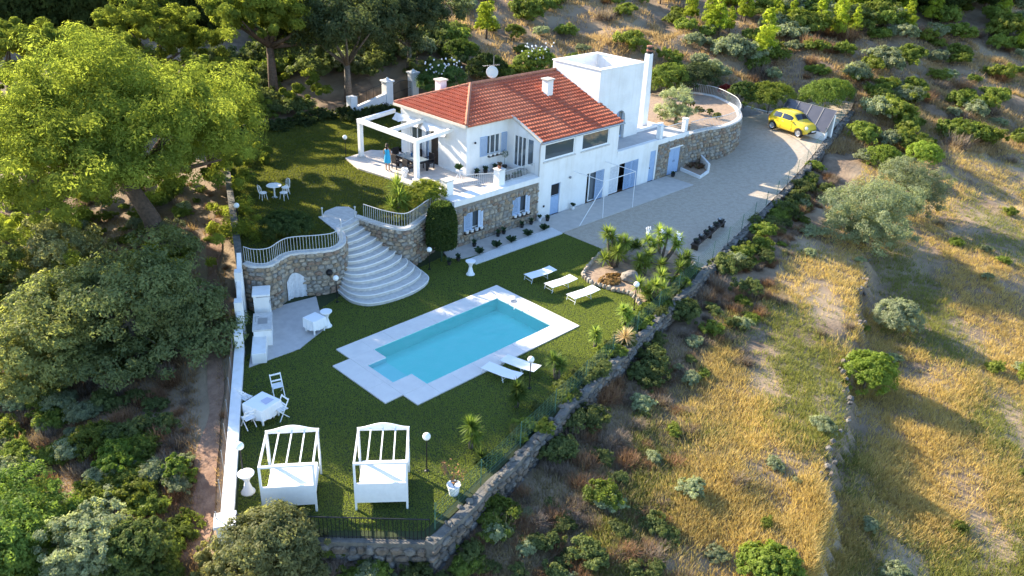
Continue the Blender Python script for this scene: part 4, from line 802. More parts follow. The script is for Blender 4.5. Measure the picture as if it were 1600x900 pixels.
def clothtable(name, label, x, y, rz, sx, sy, h, base=.03):
    t = thing(name, label, 'table', (x, y, base), rz); MB().box(-sx*.9, sx*.9, -sy*.9, sy*.9, h-.04, h-.012).build('table_top', white_wood, t)
    for a in (-1, 1):
        for b in (-1, 1): MB().box(a*sx*.8-.03, a*sx*.8+.03, b*sy*.8-.03, b*sy*.8+.03, 0, h-.04).build('leg', white_wood, t)
    mb_ = MB(); n = 48; ring = []
    for k in range(n):
        a = 2*math.pi*k/n; q = 1/max(abs(math.cos(a)), abs(math.sin(a))); ring.append((math.cos(a)*q, math.sin(a)*q))
    vs = [(x_*sx, y_*sy, h) for x_, y_ in ring]+[(x_*(sx+.01), y_*(sy+.01), h-.03) for x_, y_ in ring]+[(x_*(sx+.04+.025*math.sin(k*1.7)), y_*(sy+.04+.025*math.sin(k*1.7)), h-.42-.1*abs(math.cos(2*math.pi*k/n*2))) for k, (x_, y_) in enumerate(ring)]
    mb_.add(vs, [tuple(range(n))]+[(r_*n+k, r_*n+(k+1) % n, (r_+1)*n+(k+1) % n, (r_+1)*n+k) for r_ in (0, 1) for k in range(n)]); c = mb_.build('tablecloth', cloth, None); c.location = (x, y, base+.003); c.rotation_euler = (0, 0, rz); return t, c
x, y = G(491, 497, .7); t, c = clothtable('small_table', 'small square table under a white cloth beside the patio pedestal', x, y, math.radians(8), .36, .36, .72); tag(c, 'white cloth draped over the small patio table', 'tablecloth')
x, y = G(409, 628, .72); t, c = clothtable('garden_table', 'square white table set with folding chairs on the pool lawn', x, y, math.radians(14), .5, .5, .74, 0.0); tag(c, 'white cloth draped over the table with four folding chairs', 'tablecloth')
tag(MB().add([(.0, -.3, 0), (.42, -.2, 0), (.3, .12, 0), (-.02, .05, .015)], [(0, 1, 2, 3)]).build('napkin', mat('lilac_cloth', (.5, .5, .62), rough=.9), loc=(x, y, .752)), 'folded lilac napkin on the white garden table', 'napkin')
def fchair(x, y, rz, label):
    c = thing('folding_chair', label, 'chair', (x, y, 0), rz, 'white folding chairs round the garden table')
    for k in range(4): MB().box(-.2, .2, -.19+k*.1, -.11+k*.1, .43, .45).build('seat_slat', white_wood, c)
    for s_ in (-1, 1):
        MB().beam((s_*.21, .24, 0), (s_*.21, -.24, .88), .035, .03).build('back_leg', white_wood, c); MB().beam((s_*.185, -.22, 0), (s_*.185, .2, .46), .035, .03).build('front_leg', white_wood, c)
    for z, y_ in ((.84, -.22), (.62, -.11)): MB().beam((-.21, y_, z), (.21, y_, z), .03, .06).build('back_rail', white_wood, c)
for (px, py, a, l) in ((384, 628, -75, 'white folding chair between the table and the boundary wall, away from the daybeds'), (434, 610, 165, 'white folding chair on the staircase side of the garden table'), (440, 646, 95, 'white folding chair on the pool side of the garden table'), (389, 660, 0, 'white folding chair between the garden table and the daybeds')):
    x, y = G(px, py, .2); fchair(x, y, math.radians(a), l)
# pedestals (hourglass)
for (px, py, l) in ((511, 510, 'white hourglass pedestal next to the small cloth table'), (735, 429, 'white hourglass pedestal at the corner of the white gravel strip'), (388, 769, 'white hourglass pedestal between the boundary wall and the daybed')):
    x, y = G(px, py); t = thing('stone_pedestal', l, 'pedestal', (x, y, 0)); MB().lathe([(.24, 0), (.24, .04), (.17, .12), (.09, .42), (.085, .5), (.16, .66), (.27, .78), (.28, .82), (.26, .82)], (0, 0, 0), 18).build('column', white_paint, t, smooth=True); MB().lathe([(.25, .79), (.2, .765), (.01, .76)], (0, 0, 0), 18).build('bowl', cap_stone, t)
# globe lamps
def lamp(x, y, z, h, label):
    t = thing('garden_lamp', label, 'lamp', (x, y, z)); MB().lathe([(.09, 0), (.09, .03), (.03, .06)], (0, 0, 0), 10).build('foot', black_metal, t); MB().tube([(0, 0, .03), (0, 0, h-.1)], .024, 7).build('pole', black_metal, t); MB().lathe([(.03, h-.14), (.07, h-.1), (.06, h-.06)], (0, 0, 0), 10).build('collar', black_metal, t); MB().ball((0, 0, h+.03), .145, 16, 10).build('globe', globe_m, t, smooth=True)
for (px, py, z, h, l) in ((667, 736, 0, 1.5, 'white globe lamp on a black pole beside the daybed nearer the pool'), (827, 607, 0, 1.4, 'white globe lamp on a black pole behind the pair of poolside loungers'), (990, 484, 0, 1.4, 'white globe lamp on a black pole by the stone edged yucca bed'), (671, 421, 0, 1.15, 'white globe lamp at the foot of the stairs near the clipped shrub'), (527, 472, 0, 1.3, 'white globe lamp on a black pole between the stairs and the arched wall'), (541, 256, ZU, 1.35, 'white globe lamp on a black pole on the upper lawn near the pergola'), (383, 762, 0, 1.75, 'white globe lamp on a black pole against the white boundary wall'), (373, 352, ZU, 1.1, 'white globe lamp on a black pole on the upper lawn by the pine')):
    x, y = G(px, py, z); lamp(x, y, z if z == 0 else float(up_z(x, y)), h, l)
# loungers
def lounger(x, y, rz, label, grp):
    t = thing('sun_lounger', label, 'sun lounger', (x, y, 0), rz, grp); L_, W_ = 1.75, .62
    MB().box(-.45, .7, -W_/2, W_/2, .32, .35).build('seat_sling', cloth, t); o = MB().box(0, .6, -W_/2, W_/2, -.015, .015).build('backrest', cloth, t); o.location = (.7, 0, .335); o.rotation_euler = (0, math.radians(-7), 0)
    for s_ in (-1, 1): MB().tube([(-.48, s_*W_/2, .335), (.7, s_*W_/2, .335), (1.3, s_*W_/2, .41)], .018, 6).build('side_rail', white_paint, t)
    for q in (-.36, .62):
        for s_ in (-1, 1): MB().tube([(q, s_*W_/2, .33), (q+(-.08 if q < 0 else .08), s_*W_/2, 0)], .016, 6).build('leg', white_paint, t)
        MB().tube([(q, -W_/2, .1), (q, W_/2, .1)], .012, 5).build('crossbar', white_paint, t)
gl = 'loungers on the lawn by the yucca bed'
for px, py, l in ((842, 427, 'white sun lounger in full shade, nearest the white gravel strip'), (874, 441, 'white sun lounger in the middle of the three by the yucca bed'), (909, 458, 'white sun lounger in the sun, nearest the stone edge of the yucca bed')):
    x, y = G(px, py, .3); lounger(x-.35, y, math.radians(-8), l, gl)
for px, py, l in ((783, 583, 'white sun lounger at the pool edge, on the daybed side of its pair'), (812, 571, 'white sun lounger at the pool edge, next to the lamp of its pair')):
    x, y = G(px, py, .3); lounger(x-.0, y+.45, math.radians(-78), l, 'pair of loungers at the pool edge')
# daybeds
def daybed(x, y, rz, label):
    t = thing('canopy_daybed', label, 'daybed', (x, y, 0), rz, 'white canopy daybeds'); W_, D_, H_ = 1.7, 1.9, 1.9
    hw, hd = W_/2, D_/2
    for sx in (-1, 1):
        for sy in (-1, 1): MB().box(sx*hw-.035, sx*hw+.035, sy*hd-.035, sy*hd+.035, 0, H_).build('post', white_wood, t)
    MB().box(-hw, hw, -hd-.03, -hd+.03, .32, 1.12).build('back_panel', white_wood, t)
    MB().box(-hw+.04, hw-.04, -hd+.04, hd-.04, .3, .36).build('bed_base', white_wood, t); bevel(MB().box(-hw+.06, hw-.06, -hd+.06, hd-.04, .36, .6).build('mattress', cloth, t), .05, 3)
    for k in range(2): bevel(MB().box(-hw+.1+k*.78, -hw+.8+k*.78, -hd+.08, -hd+.3, .6, .95).build('cushion', cloth, t), .07, 3)
    MB().box(-hw-.03, hw+.03, -hd-.04, -hd+.04, H_, H_+.07).build('back_rail', white_wood, t)
    pts = [(-hw-.05+ (W_+.1)*k/24, (.2+.09*math.cos((k/24-.5)*2*math.pi)) ) for k in range(25)]
    vs = [(a, yy, H_-.04+(.0 if lo_ else b)) for yy in (hd-.03, hd+.03) for lo_ in (1, 0) for a, b in pts]; n = 25
    mb_ = MB().add(vs, [(k, k+1, n+k+1, n+k) for k in range(n-1)]+[(2*n+k, 3*n+k, 3*n+k+1, 2*n+k+1) for k in range(n-1)]+[(n+k, n+k+1, 3*n+k+1, 3*n+k) for k in range(n-1)]+[(k, 2*n+k, 2*n+k+1, k+1) for k in range(n-1)]+[(0, n, 3*n, 2*n), (n-1, 3*n-1, 4*n-1, 2*n-1)]); mb_.build('crest_board', white_wood, t)
    for s_ in (-1, 1):
        MB().beam((s_*hw, -hd, H_+.02), (s_*hw, hd, H_+.02), .06, .08).build('side_rail', white_wood, t)
        K = 18; vs = [(s_*(hw+.02+.03*math.sin(k*1.3)), -hd+.1+(D_-.15)*k/K*.35+ (D_-.15)*.62, H_-.02-(1.3*j/5)) for k in range(K+1) for j in range(6)]
        vs = [(s_*(hw+.01+.035*math.sin(k*1.5+j*.3)), hd-.02-.14*k/K-.05*math.sin(j*1.1), H_-.02-1.35*j/6) for k in range(K+1) for j in range(7)]
        MB().add(vs, [(k*7+j, k*7+7+j, k*7+8+j, k*7+1+j) for k in range(K) for j in range(6)]).build('tied_curtain', cloth, t, smooth=True)
    for k in range(3): MB().beam((-hw+W_*(k+1)/4, -hd, H_+.05), (-hw+W_*(k+1)/4, hd, H_+.05), .045, .045).build('canopy_slat', white_wood, t)
for c4, l in ((((402, 733), (497, 728), (410, 676), (497, 671)), 'white canopy daybed nearer the white boundary wall'), (((555, 729), (640, 727), (555, 669), (636, 666)), 'white canopy daybed nearer the globe lamp and the mesh fence')):
    q = np.array([G(*p, 1.9) for p in c4]); c = q.mean(0); d = q[1]-q[0]; daybed(c[0], c[1], math.atan2(d[1], d[0]), l)
# pot with a dry shrub by the mesh fence
x, y = G(722, 768); x -= .3; y += .1
t = thing('dry_shrub_pot', 'white bucket with a dried orange brown shrub beside the mesh fence', 'plant pot', (x, y, 0)); MB().lathe([(.16, 0), (.23, .4), (.25, .42), (.22, .42), (.2, .36)], (0, 0, 0), 14).build('pot', white_paint, t)
mb_ = MB(); mb2 = MB()
for k in range(16):
    a = rnd.uniform(0, 6.3); r_ = rnd.uniform(.15, .55); tip = (r_*math.cos(a), r_*math.sin(a), rnd.uniform(.9, 1.4)); mb_.tube([(0, 0, .36), (tip[0]*.4, tip[1]*.4, .75), tip], [.014, .01, .004], 4)
    for _ in range(9): p = [tip[i]*rnd.uniform(.7, 1.08)+rnd.uniform(-.07, .07) for i in range(3)]; mb2.add([(p[0]+rnd.uniform(-.07, .07), p[1]+rnd.uniform(-.07, .07), p[2]+rnd.uniform(-.06, .06)) for _ in range(3)], [(0, 1, 2)])
mb_.build('stems', twig, t); mb2.build('dry_leaves', mat('orange_leaf', (.36, .18, .06), (.25, .12, .05), 6, .8), t)
# wrought white set on the upper lawn
x, y = G(428, 292, ZU+.6); ZC = float(up_z(x, y))
t = thing('lawn_table', 'small round white cast table on the upper lawn under the pine', 'table', (x, y, ZC)); MB().lathe([(.02, .69), (.42, .69), (.43, .72), (.42, .73), (.02, .73)], (0, 0, 0), 20).build('top', white_paint, t); MB().lathe([(.2, 0), (.05, .06), (.04, .4), (.08, .69)], (0, 0, 0), 10).build('pedestal', white_paint, t)
for k, (a, l) in enumerate(((200, 'white cast garden chair on the boundary wall side of the round lawn table'), (305, 'white cast garden chair on the staircase side of the round lawn table'), (20, 'white cast garden chair on the villa side of the round lawn table'))):
    r_ = math.radians(a-20); c = thing('cast_chair', l, 'chair', (x+.72*math.cos(r_), y+.72*math.sin(r_), ZC), r_+math.pi/2, 'white cast chairs on the upper lawn'); MB().lathe([(.02, .42), (.22, .42), (.22, .45), (.02, .45)], (0, 0, 0), 14).build('seat', white_paint, c)
    for q in range(4): an_ = q*math.pi/2+.78; MB().tube([(.17*math.cos(an_), .17*math.sin(an_), .43), (.24*math.cos(an_), .24*math.sin(an_), 0)], .016, 5).build('leg', white_paint, c)
    mb_ = MB().tube([(.2, -.16, .44), (.2, -.2, .8), (.1, -.24, .92), (-.1, -.24, .92), (-.2, -.2, .8), (-.2, -.16, .44)], .018, 5)
    for q in (-.1, 0, .1): mb_.tube([(q, -.18, .44), (q, -.24, .92)], .01, 4)
    mb_.build('backrest', white_paint, c)
# ================================================================ ROUND GARDEN, DRIVE
rp = catmull([(51.6, 32.15)]+[G(1072, 210, 2.75)]+[G(*p, 2.75) for p in ((1097, 203), (1126, 198), (1144, 192), (1155, 184), (1152, 172), (1143, 164), (1115, 151), (1075, 145), (1035, 144))], 6)
rg = thing('round_garden_wall', 'high curved rubble stone wall holding the round olive garden above the drive', 'wall', (0, 0, 0)); zc = 2.75
MB().ribbon(rp, .35, -.3, zc-.05).build('core', mortar, rg); PR = np.array(rp); T = np.gradient(PR, axis=0); T /= np.linalg.norm(T, axis=1)[:, None]; offp = PR+np.stack([T[:, 1], -T[:, 0]], 1)*.17
stones_along([tuple(p) for p in offp[:38]], zc-.03, lambda s_: .0, rg, (.48, .3), (), 300, .11, 51)
MB().ribbon(rp, .42, zc-.06, zc+.05).build('coping', cap_stone, rg)
struct(MB().prism([tuple(p) for p in rp]+[(49, 44), (48.0, 38.5), (48.0, 36.2), (51.5, 34.6)], zc-.5, zc+.02).build('garden_soil', soil))
railing('round_railing', 'pale railing following the curved coping of the round olive garden', [(p[0], p[1], zc+.05) for p in rp[8:]], .8, .16)
def pier(x, y, l): t = thing('white_pier', l, 'pillar', (x, y, 3.0)); MB().box(-.17, .17, -.17, .17, -.3, .95).build('shaft', white, t); MB().box(-.2, .2, -.2, .2, .95, 1.0).build('cap', white, t)
pier(48.25, 32.45, 'white pier on the balcony edge nearer the tower'); pier(51.4, 32.45, 'white pier on the balcony edge at the start of the round garden')
railing('balcony_railing', 'thin pale railing between the two white balcony piers', [(48.45, 32.4, 3.0), (51.2, 32.4, 3.0)], .75, .15)
tag(MB().box(48.0, 51.5, 34.4, 34.6, 2.9, 3.22).build('garden_curb', white), 'low white curb between the balcony floor and the olive garden soil', 'curb')
# white curved planter by the store door
pp_ = [G(*p) for p in ((1063, 268), (1093, 281), (1106, 272), (1092, 256), (1076, 256))]
t = thing('white_planter', 'white walled planter of reddish plants beside the blue store door', 'planter', (0, 0, 0)); MB().ribbon([pp_[0], pp_[1], pp_[2]], .14, 0, .32).build('low_wall', white, t); MB().ribbon([pp_[2], pp_[3], pp_[4]], .16, 0, .8).build('high_wall', white, t)
MB().prism(pp_, 0, .26).build('soil', soil, t); mb_ = MB(); cpx = np.mean(np.array(pp_), 0)
for k in range(16): tuft(mb_, (cpx[0]+rnd.uniform(-.5, .5), cpx[1]+rnd.uniform(-.45, .45), .25), 14, .35, .25, rnd)
mb_.build('red_plants', red_leaf, t); potplant(*G(1051, 277), .06, .16, .2, 'dark pot with a low plant standing by the blue store door', dark_pot, dark_leaf, 40)
# row of dark planters on a timber bench
a = np.array(G(1083, 392)); b = np.array(G(1128, 353)); d = (b-a); Lr = np.linalg.norm(d); rz = math.atan2(d[1], d[0])
t = thing('timber_bench', 'low dark timber bench standing on the gravel near the mesh fence', 'bench', (a[0], a[1], .012), rz); bevel(MB().box(0, Lr, -.22, .22, .3, .38).build('seat_board', wood_dark, t), .015)
for q in (.2, Lr/2, Lr-.2): MB().box(q-.06, q+.06, -.2, .2, 0, .3).build('trestle', wood_dark, t)
for k in range(6):
    p = a+d*((k+.5)/6); tt = thing('bench_planter', 'dark bowl planter with pale succulents on the timber bench', 'plant pot', (p[0], p[1], .395), rz, 'planters on the timber bench'); MB().lathe([(.14, 0), (.22, .16), (.23, .2), (.18, .2), (.15, .14)], (0, 0, 0), 12).build('bowl', dark_pot, tt); mb_ = MB(); tuft(mb_, (0, 0, .14), 26, .16, .2, rnd); mb_.build('succulents', mat('pale_succulent%d' % k, (.42, .43, .42) if k % 2 else (.07, .09, .06), rough=.7), tt)
# kerb behind the drive
kp = catmull([G(*p, drive_z(66)) for p in ((1157, 166), (1180, 173), (1203, 178), (1222, 172))], 5); tag(MB().ribbon(kp, .22, .3, drive_z(66)+.22).build('drive_kerb', cap_stone), 'pale curved kerb between the drive and the hedge', 'kerb')
# car
car_glass = mat('car_glass', (.012, .016, .02), rough=.05, spec=.8)
cz = 1.15; ra = np.array(G(1206.9, 200, cz)); fa_ = np.array(G(1247, 213, cz)); cc = (ra+fa_)/2; cd_ = fa_-ra; wb = np.linalg.norm(cd_); ks = min(1.2, wb/2.3)
nx_ = np.array([-cd_[1], cd_[0]])/wb*(.72*ks); nx_ = nx_ if nx_@np.array([.72, .69]) > 0 else -nx_; cc = cc+nx_; dz0 = max(drive_z(cc[0]-.8), drive_z(cc[0]+.8))
car = thing('small_car', 'small yellow three door hatchback parked by the solar panels', 'car', (cc[0], cc[1], drive_z(cc[0])+.02), math.atan2(cd_[1], cd_[0])); car.scale = (ks, ks, ks)
stx = [-1.77, -1.68, -1.4, -.9, -.2, .3, .78, 1.1, 1.5, 1.72, 1.78]; 
def sp(vals):
    from numpy import interp
    xs_ = np.linspace(-1.77, 1.78, 45); y_ = interp(xs_, stx, vals); k_ = np.array([.25, .5, .25])
    for _ in range(3): y_[1:-1] = np.convolve(y_, k_, 'valid')
    return xs_, y_
xs_, zs = sp([.42, .30, .24, .22, .22, .22, .22, .22, .25, .32, .38]); _, zb_ = sp([.72, .86, .93, .95, .95, .94, .92, .88, .76, .62, .52]); _, zt_ = sp([.84, 1.12, 1.40, 1.48, 1.49, 1.43, 1.03, .97, .86, .70, .56])
_, ws = sp([.52, .68, .77, .8, .8, .8, .8, .78, .72, .6, .46]); _, wb_ = sp([.58, .72, .80, .815, .815, .81, .80, .78, .70, .56, .42]); _, wt_ = sp([.48, .54, .58, .6, .61, .59, .62, .6, .52, .42, .32])
vs = []
for i in range(45):
    r_ = [(ws[i]*.9, zs[i]), (ws[i], zs[i]+.08), (wb_[i]*1.01, (zs[i]+zb_[i])/2), (wb_[i], zb_[i]), (wt_[i]+.03, zt_[i]-.1*min(1, (zt_[i]-zb_[i])*3)), (wt_[i]*.82, zt_[i]-.02), (wt_[i]*.4, zt_[i]+.004)]
    ring = r_+[(-a, b) for a, b in r_[::-1]]; vs += [(xs_[i], a, b) for a, b in ring]
fs = [(i*14+k, i*14+(k+1) % 14, (i+1)*14+(k+1) % 14, (i+1)*14+k) for i in range(44) for k in range(14)]+[tuple(range(14)), tuple(44*14+k for k in range(13, -1, -1))]
o = MB().add(vs, fs).build('body', yellow, car, smooth=True)
def ci(arr, x): return float(np.interp(x, xs_, arr))
def side_glass(x0, x1, s_, nm):
    K = 8; vs = []
    for k in range(K+1):
        x = x0+(x1-x0)*k/K; wb0, wt0, zb0, zt0 = ci(wb_, x), ci(wt_, x)+.03, ci(zb_, x), ci(zt_, x)-.1
        for f in (.1, .88): vs.append((x, s_*(wb0+(wt0-wb0)*f+.012), zb0+(zt0-zb0)*f))
    MB().add(vs, [(2*k, 2*k+2, 2*k+3, 2*k+1) for k in range(K)]).build(nm, car_glass, car)
for s_ in (-1, 1):
    side_glass(-1.15, -.52, s_, 'rear_side_window'); side_glass(-.42, .45, s_, 'door_window')
    MB().box(-.47, -.455, min(s_*.812, s_*.822), max(s_*.812, s_*.822), .35, .9).box(.5, .515, min(s_*.81, s_*.82), max(s_*.81, s_*.82), .35, .85).build('door_seam', black_metal, car); MB().box(-.38, -.22, min(s_*.815, s_*.835), max(s_*.815, s_*.835), .78, .82).build('door_handle', rim_m, car)
    bevel(MB().box(.4, .52, min(s_*.82, s_*.98), max(s_*.82, s_*.98), .93, 1.05).build('mirror', yellow, car), .03, 2)
    MB().ball((1.58, s_*.55, .70), .12, 12, 8).build('headlight', lampglass, car); MB().box(-1.72, -1.62, min(s_*.5, s_*.66), max(s_*.5, s_*.66), .68, .92).build('tail_light', rust_red, car)
    for wx in (-1.15, 1.15):
        wob = MB().add([(wx+r_*math.cos(2*math.pi*k/22), s_*yy, .3+r_*math.sin(2*math.pi*k/22)) for r_, yy in ((.2, .84), (.28, .845), (.3, .82), (.3, .6)) for k in range(22)], [(j*22+k, j*22+(k+1) % 22, (j+1)*22+(k+1) % 22, (j+1)*22+k) for j in range(3) for k in range(22)]).build('wheel', tyre, car)
        MB().add([(wx+r_*math.cos(2*math.pi*k/20), s_*yy, .3+r_*math.sin(2*math.pi*k/20)) for r_, yy in ((.205, .84), (.17, .81), (.05, .83), (.001, .835)) for k in range(20)], [(j*20+k, j*20+(k+1) % 20, (j+1)*20+(k+1) % 20, (j+1)*20+k) for j in range(3) for k in range(20)]).build('rim', rim_m, wob)
        MB().add([(wx+r_*math.cos(math.pi*(k/16*1.1-.05)), s_*yy, .3+r_*math.sin(math.pi*(k/16*1.1-.05))) for r_, yy in ((.31, .825), (.36, .818)) for k in range(17)], [(k, k+1, 18+k, 17+k) for k in range(16)]).build('wheel_arch', tyre, car)
def screen(x0, x1, nm):
    K = 6; vs = []
    for k in range(K+1):
        x = x0+(x1-x0)*k/K; wt0 = ci(wt_, x); zt0 = ci(zt_, x)
        for f in (-.9, -.45, 0, .45, .9): vs.append((x, f*wt0*.92, zt0+.012-(.03 if abs(f) > .8 else 0)))
    MB().add(vs, [(5*k+j, 5*k+5+j, 5*k+6+j, 5*k+1+j) for k in range(K) for j in range(4)]).build(nm, car_glass, car, smooth=True)
screen(.38, .74, 'windscreen'); screen(-1.66, -1.42, 'rear_window'); bevel(MB().box(1.66, 1.8, -.5, .5, .32, .46).build('front_bumper', black_metal, car), .03); MB().box(1.785, 1.8, -.2, .2, .42, .52).build('number_plate', white_paint, car)
# solar panels: four tilted on a white plinth
sa = np.array(G(1214, 186, 1.75)); sb = np.array(G(1290, 207, 1.75)); sd = (sb-sa); Ls = np.linalg.norm(sd); sd /= Ls; sn = np.array([-sd[1], sd[0]]); sn = sn if sn@np.array([.72, .69]) > 0 else -sn; zb0 = drive_z(sa[0])
t = thing('solar_array', 'row of dark solar panels tilted on a white base behind the yellow car', 'solar panels', (0, 0, 0))
for k in range(4):
    a = sa+sd*(Ls*k/4+.02); b = sa+sd*(Ls*(k+1)/4-.02); tp = 1.05; c_ = b+sn*tp; d_ = a+sn*tp; z0, z1 = 1.7, 3.4
    n_ = Vector((*(b-a), 0)).cross(Vector((*(d_-a), z1-z0))).normalized()*.04
    p4 = [Vector((*a, z0)), Vector((*b, z0)), Vector((*c_, z1)), Vector((*d_, z1))]; pn = MB().add([p-n_ for p in p4]+[p for p in p4], [(3, 2, 1, 0), (4, 5, 6, 7), (0, 1, 5, 4), (1, 2, 6, 5), (2, 3, 7, 6), (3, 0, 4, 7)]).build('solar_panel', panel_m, t)
    MB().beam(p4[0]+n_*.2, p4[3]+n_*.2, .05, .05).beam(p4[1]+n_*.2, p4[2]+n_*.2, .05, .05).beam(p4[0]+n_*.2, p4[1]+n_*.2, .05, .05).beam(p4[3]+n_*.2, p4[2]+n_*.2, .05, .05).build('frame', mat('panel_frame_%d' % k, (.14, .14, .15), rough=.4), pn)
a = sa+sn*.15; b = sb+sn*.15; MB().ribbon([tuple(a), tuple(b)], .3, zb0-.3, 1.72).build('plinth', white, t)
a = sa+sn*.95; b = sb+sn*.95; MB().ribbon([tuple(a), tuple(b)], .2, zb0-.3, 3.05).build('rear_support', white, t)
# roadside gate
for k, (px, py, l) in enumerate(((606, 165, 'white gate pier on the low wall side of the entrance'), (646, 150, 'white gate pier on the oleander side of the entrance'))):
    x, y = G(px, py, 2.7); t = thing('gate_pier', l, 'pillar', (x, y, 2.6)); MB().box(-.32, .32, -.32, .32, -.3, 2.0).build('shaft', white, t); bevel(MB().box(-.42, .42, -.42, .42, 2.0, 2.14).build('cap', white, t), .03); MB().lathe([(.2, 2.14), (.2, 2.2), (.02, 2.36)], (0, 0, 0), 10).build('finial', white, t)
g0 = np.array(G(606, 165, 2.7)); g1 = np.array(G(646, 150, 2.7)); gt = thing('iron_gate', 'black wrought iron double gate between the white entrance piers', 'gate', (0, 0, 2.7)); gd = (g1-g0); 
for h0, h1 in ((.1, .5), (.5, .9)):
    K = 11; pr = [(g0+gd*(h0+(h1-h0)*k/(K-1))) for k in range(K)]; hh = [1.25+.35*math.sin(math.pi*(.5*k/(K-1) if h0 < .3 else .5+.5*k/(K-1))) for k in range(K)]
    lf = MB().tube([(p[0], p[1], h_) for p, h_ in zip(pr, hh)], .022, 5).tube([(p[0], p[1], .12) for p in pr], .02, 5).tube([(p[0], p[1], .8) for p in pr], .016, 5).build('gate_leaf', black_metal, gt)
    for p, h_ in zip(pr, hh): MB().tube([(p[0], p[1], .08), (p[0], p[1], h_)], .013, 5).build('bar', black_metal, lf)
a = np.array(G(551, 182, 2.5)); t = thing('entrance_wall', 'low sloping white wall with railing beside the entrance gate', 'wall', (0, 0, 0)); MB().ribbon([tuple(a), tuple(g0-gd*.08)], .28, 2.0, [3.15, 3.75]).build('wall', white, t); MB().prism([(a[0]-.3, a[1]-.3), (a[0]+.3, a[1]-.3), (a[0]+.3, a[1]+.3), (a[0]-.3, a[1]+.3)], 2., 4.05).build('end_pier', white, t)
MB().tube([(a[0], a[1], 4.0), (*g0, 4.6)], .02, 5).build('rail', black_metal, t)
for k in range(5): p = a+(g0-a)*(k/5); MB().tube([(p[0], p[1], 2.9), (p[0], p[1], 4.0+.6*k/5)], .014, 5).build('bar', black_metal, t)
# ================================================================ VEGETATION
def rs_unit(r, n):
    v = r.normal(size=(n, 3)); return v/np.linalg.norm(v, axis=1)[:, None]
def leaf_mesh(name, pos, nor, size, col, mt, r, aspect=.55, droop=0.):
    """one four-cornered leaf (or needle tuft) per position"""
    n = len(pos); t = np.cross(nor, rs_unit(r, n)); t /= np.linalg.norm(t, axis=1)[:, None]+1e-9; b = np.cross(nor, t)
    s = size[:, None]; a = t*s*.5; c = b*s*.5*aspect
    V = np.stack([pos-a-c, pos-a+c, pos+a], 1).reshape(-1, 3); Fc = np.arange(n*3).reshape(n, 3)
    return fastmesh(name, V, Fc, mt, 3, np.repeat(col, 3, 0))
def crown_mesh(name, lobes, n, size, c_dark, c_lite, seed, mt=None, clump=.28, per=70, aspect=.55, up=.35, inner=.5, hollow=.25, tight=0.):
    """foliage gathered in clumps over the shells of a few lobes; gaps are left between the clumps"""
    n = int(n*1.45); size = size*.86; per = int(per*1.3); r = np.random.RandomState(seed); W = np.array([(l[3]*l[4]+l[4]*l[5]+l[3]*l[5]) for l in lobes]); W = W/W.sum(); K = max(6, n//per)
    li = r.choice(len(lobes), K, p=W); L_ = np.array(lobes)[li]; u = rs_unit(r, K); u[:, 2] = np.where(u[:, 2] < -.35, -u[:, 2]*.6, u[:, 2]); u /= np.linalg.norm(u, axis=1)[:, None]
    rad = 1-hollow*r.rand(K)**1.5; rad = np.where(r.rand(K) < .16, rad*inner, rad)
    cc_ = L_[:, :3]+u*L_[:, 3:6]*rad[:, None]; cr = clump*L_[:, 3:6].mean(1)*r.uniform(.6, 1.3, K); ctone = r.rand(K)
    ci_ = r.randint(0, K, n); off = rs_unit(r, n)*(r.rand(n)**.45)[:, None]; off[:, 2] *= .75
    pos = cc_[ci_]+off*cr[ci_][:, None]; nor = u[ci_]*.5+off*(.8+.6*tight)+rs_unit(r, n)*(.55-.2*tight)+np.array([0, 0, up]); nor /= np.linalg.norm(nor, axis=1)[:, None]
    tone = np.clip(.55*ctone[ci_]+.3*r.rand(n)+.15*(off[:, 2]+.5), 0, 1)[:, None]
    col = np.array(c_dark)*(1-tone)+np.array(c_lite)*tone; sz = size*r.uniform(.65, 1.35, n)
    return leaf_mesh(name, pos, nor, sz, col, mt or leaf, r, aspect)
def trunk_mesh(name, paths, mt, n=7):
    mb_ = MB()
    for pts, ra in paths: mb_.tube(pts, ra, n)
    me = bpy.data.meshes.new(name); me.from_pydata([tuple(map(float, v)) for v in mb_.v], [], mb_.f); me.update(); me.polygons.foreach_set('use_smooth', [True]*len(me.polygons)); me.materials.append(mt); return me
def limbs(H, r0, lobes, seed, lean=(0, 0), fork=.45):
    r = random.Random(seed); top = (lean[0]*H, lean[1]*H, H*fork); p = [([(0, 0, -.4), (lean[0]*H*.3, lean[1]*H*.3, H*fork*.5), top], [r0*1.25, r0, r0*.75])]
    for l in lobes:
        e = (l[0], l[1], l[2]-.1*l[5]); m_ = tuple((top[i]+e[i])/2+r.uniform(-.15, .15)*l[3] for i in range(3)); p.append(([top, m_, e], [r0*.6, r0*.35, r0*.1]))
    return p
def tree(name, label, loc, crown, trunk, scale=1., rz=0., group=None, cat='tree'):
    t = thing(name, label, cat, loc, rz, group); t.scale = (scale,)*3 if not isinstance(scale, tuple) else scale; c = bpy.data.objects.new('crown', crown); COL.objects.link(c); c.parent = t
    k = bpy.data.objects.new('trunk', trunk); COL.objects.link(k); k.parent = t; return t
def single(name, me, loc, label, cat, group, s=1., rz=0.):
    o = bpy.data.objects.new(name, me); COL.objects.link(o); o.location = loc; o.rotation_euler = (0, 0, rz); o.scale = (s, s, s*rnd.uniform(.85, 1.15)) if not isinstance(s, tuple) else s; return tag(o, label, cat, group)
PD, PL_ = (.055, .085, .018), (.31, .345, .065)      # pine
OD, OL = (.042, .062, .022), (.14, .16, .055)       # oak
VD, VL = (.105, .125, .07), (.26, .285, .175)        # olive
GD, GL = (.055, .085, .016), (.17, .205, .042)       # mastic, garden greens
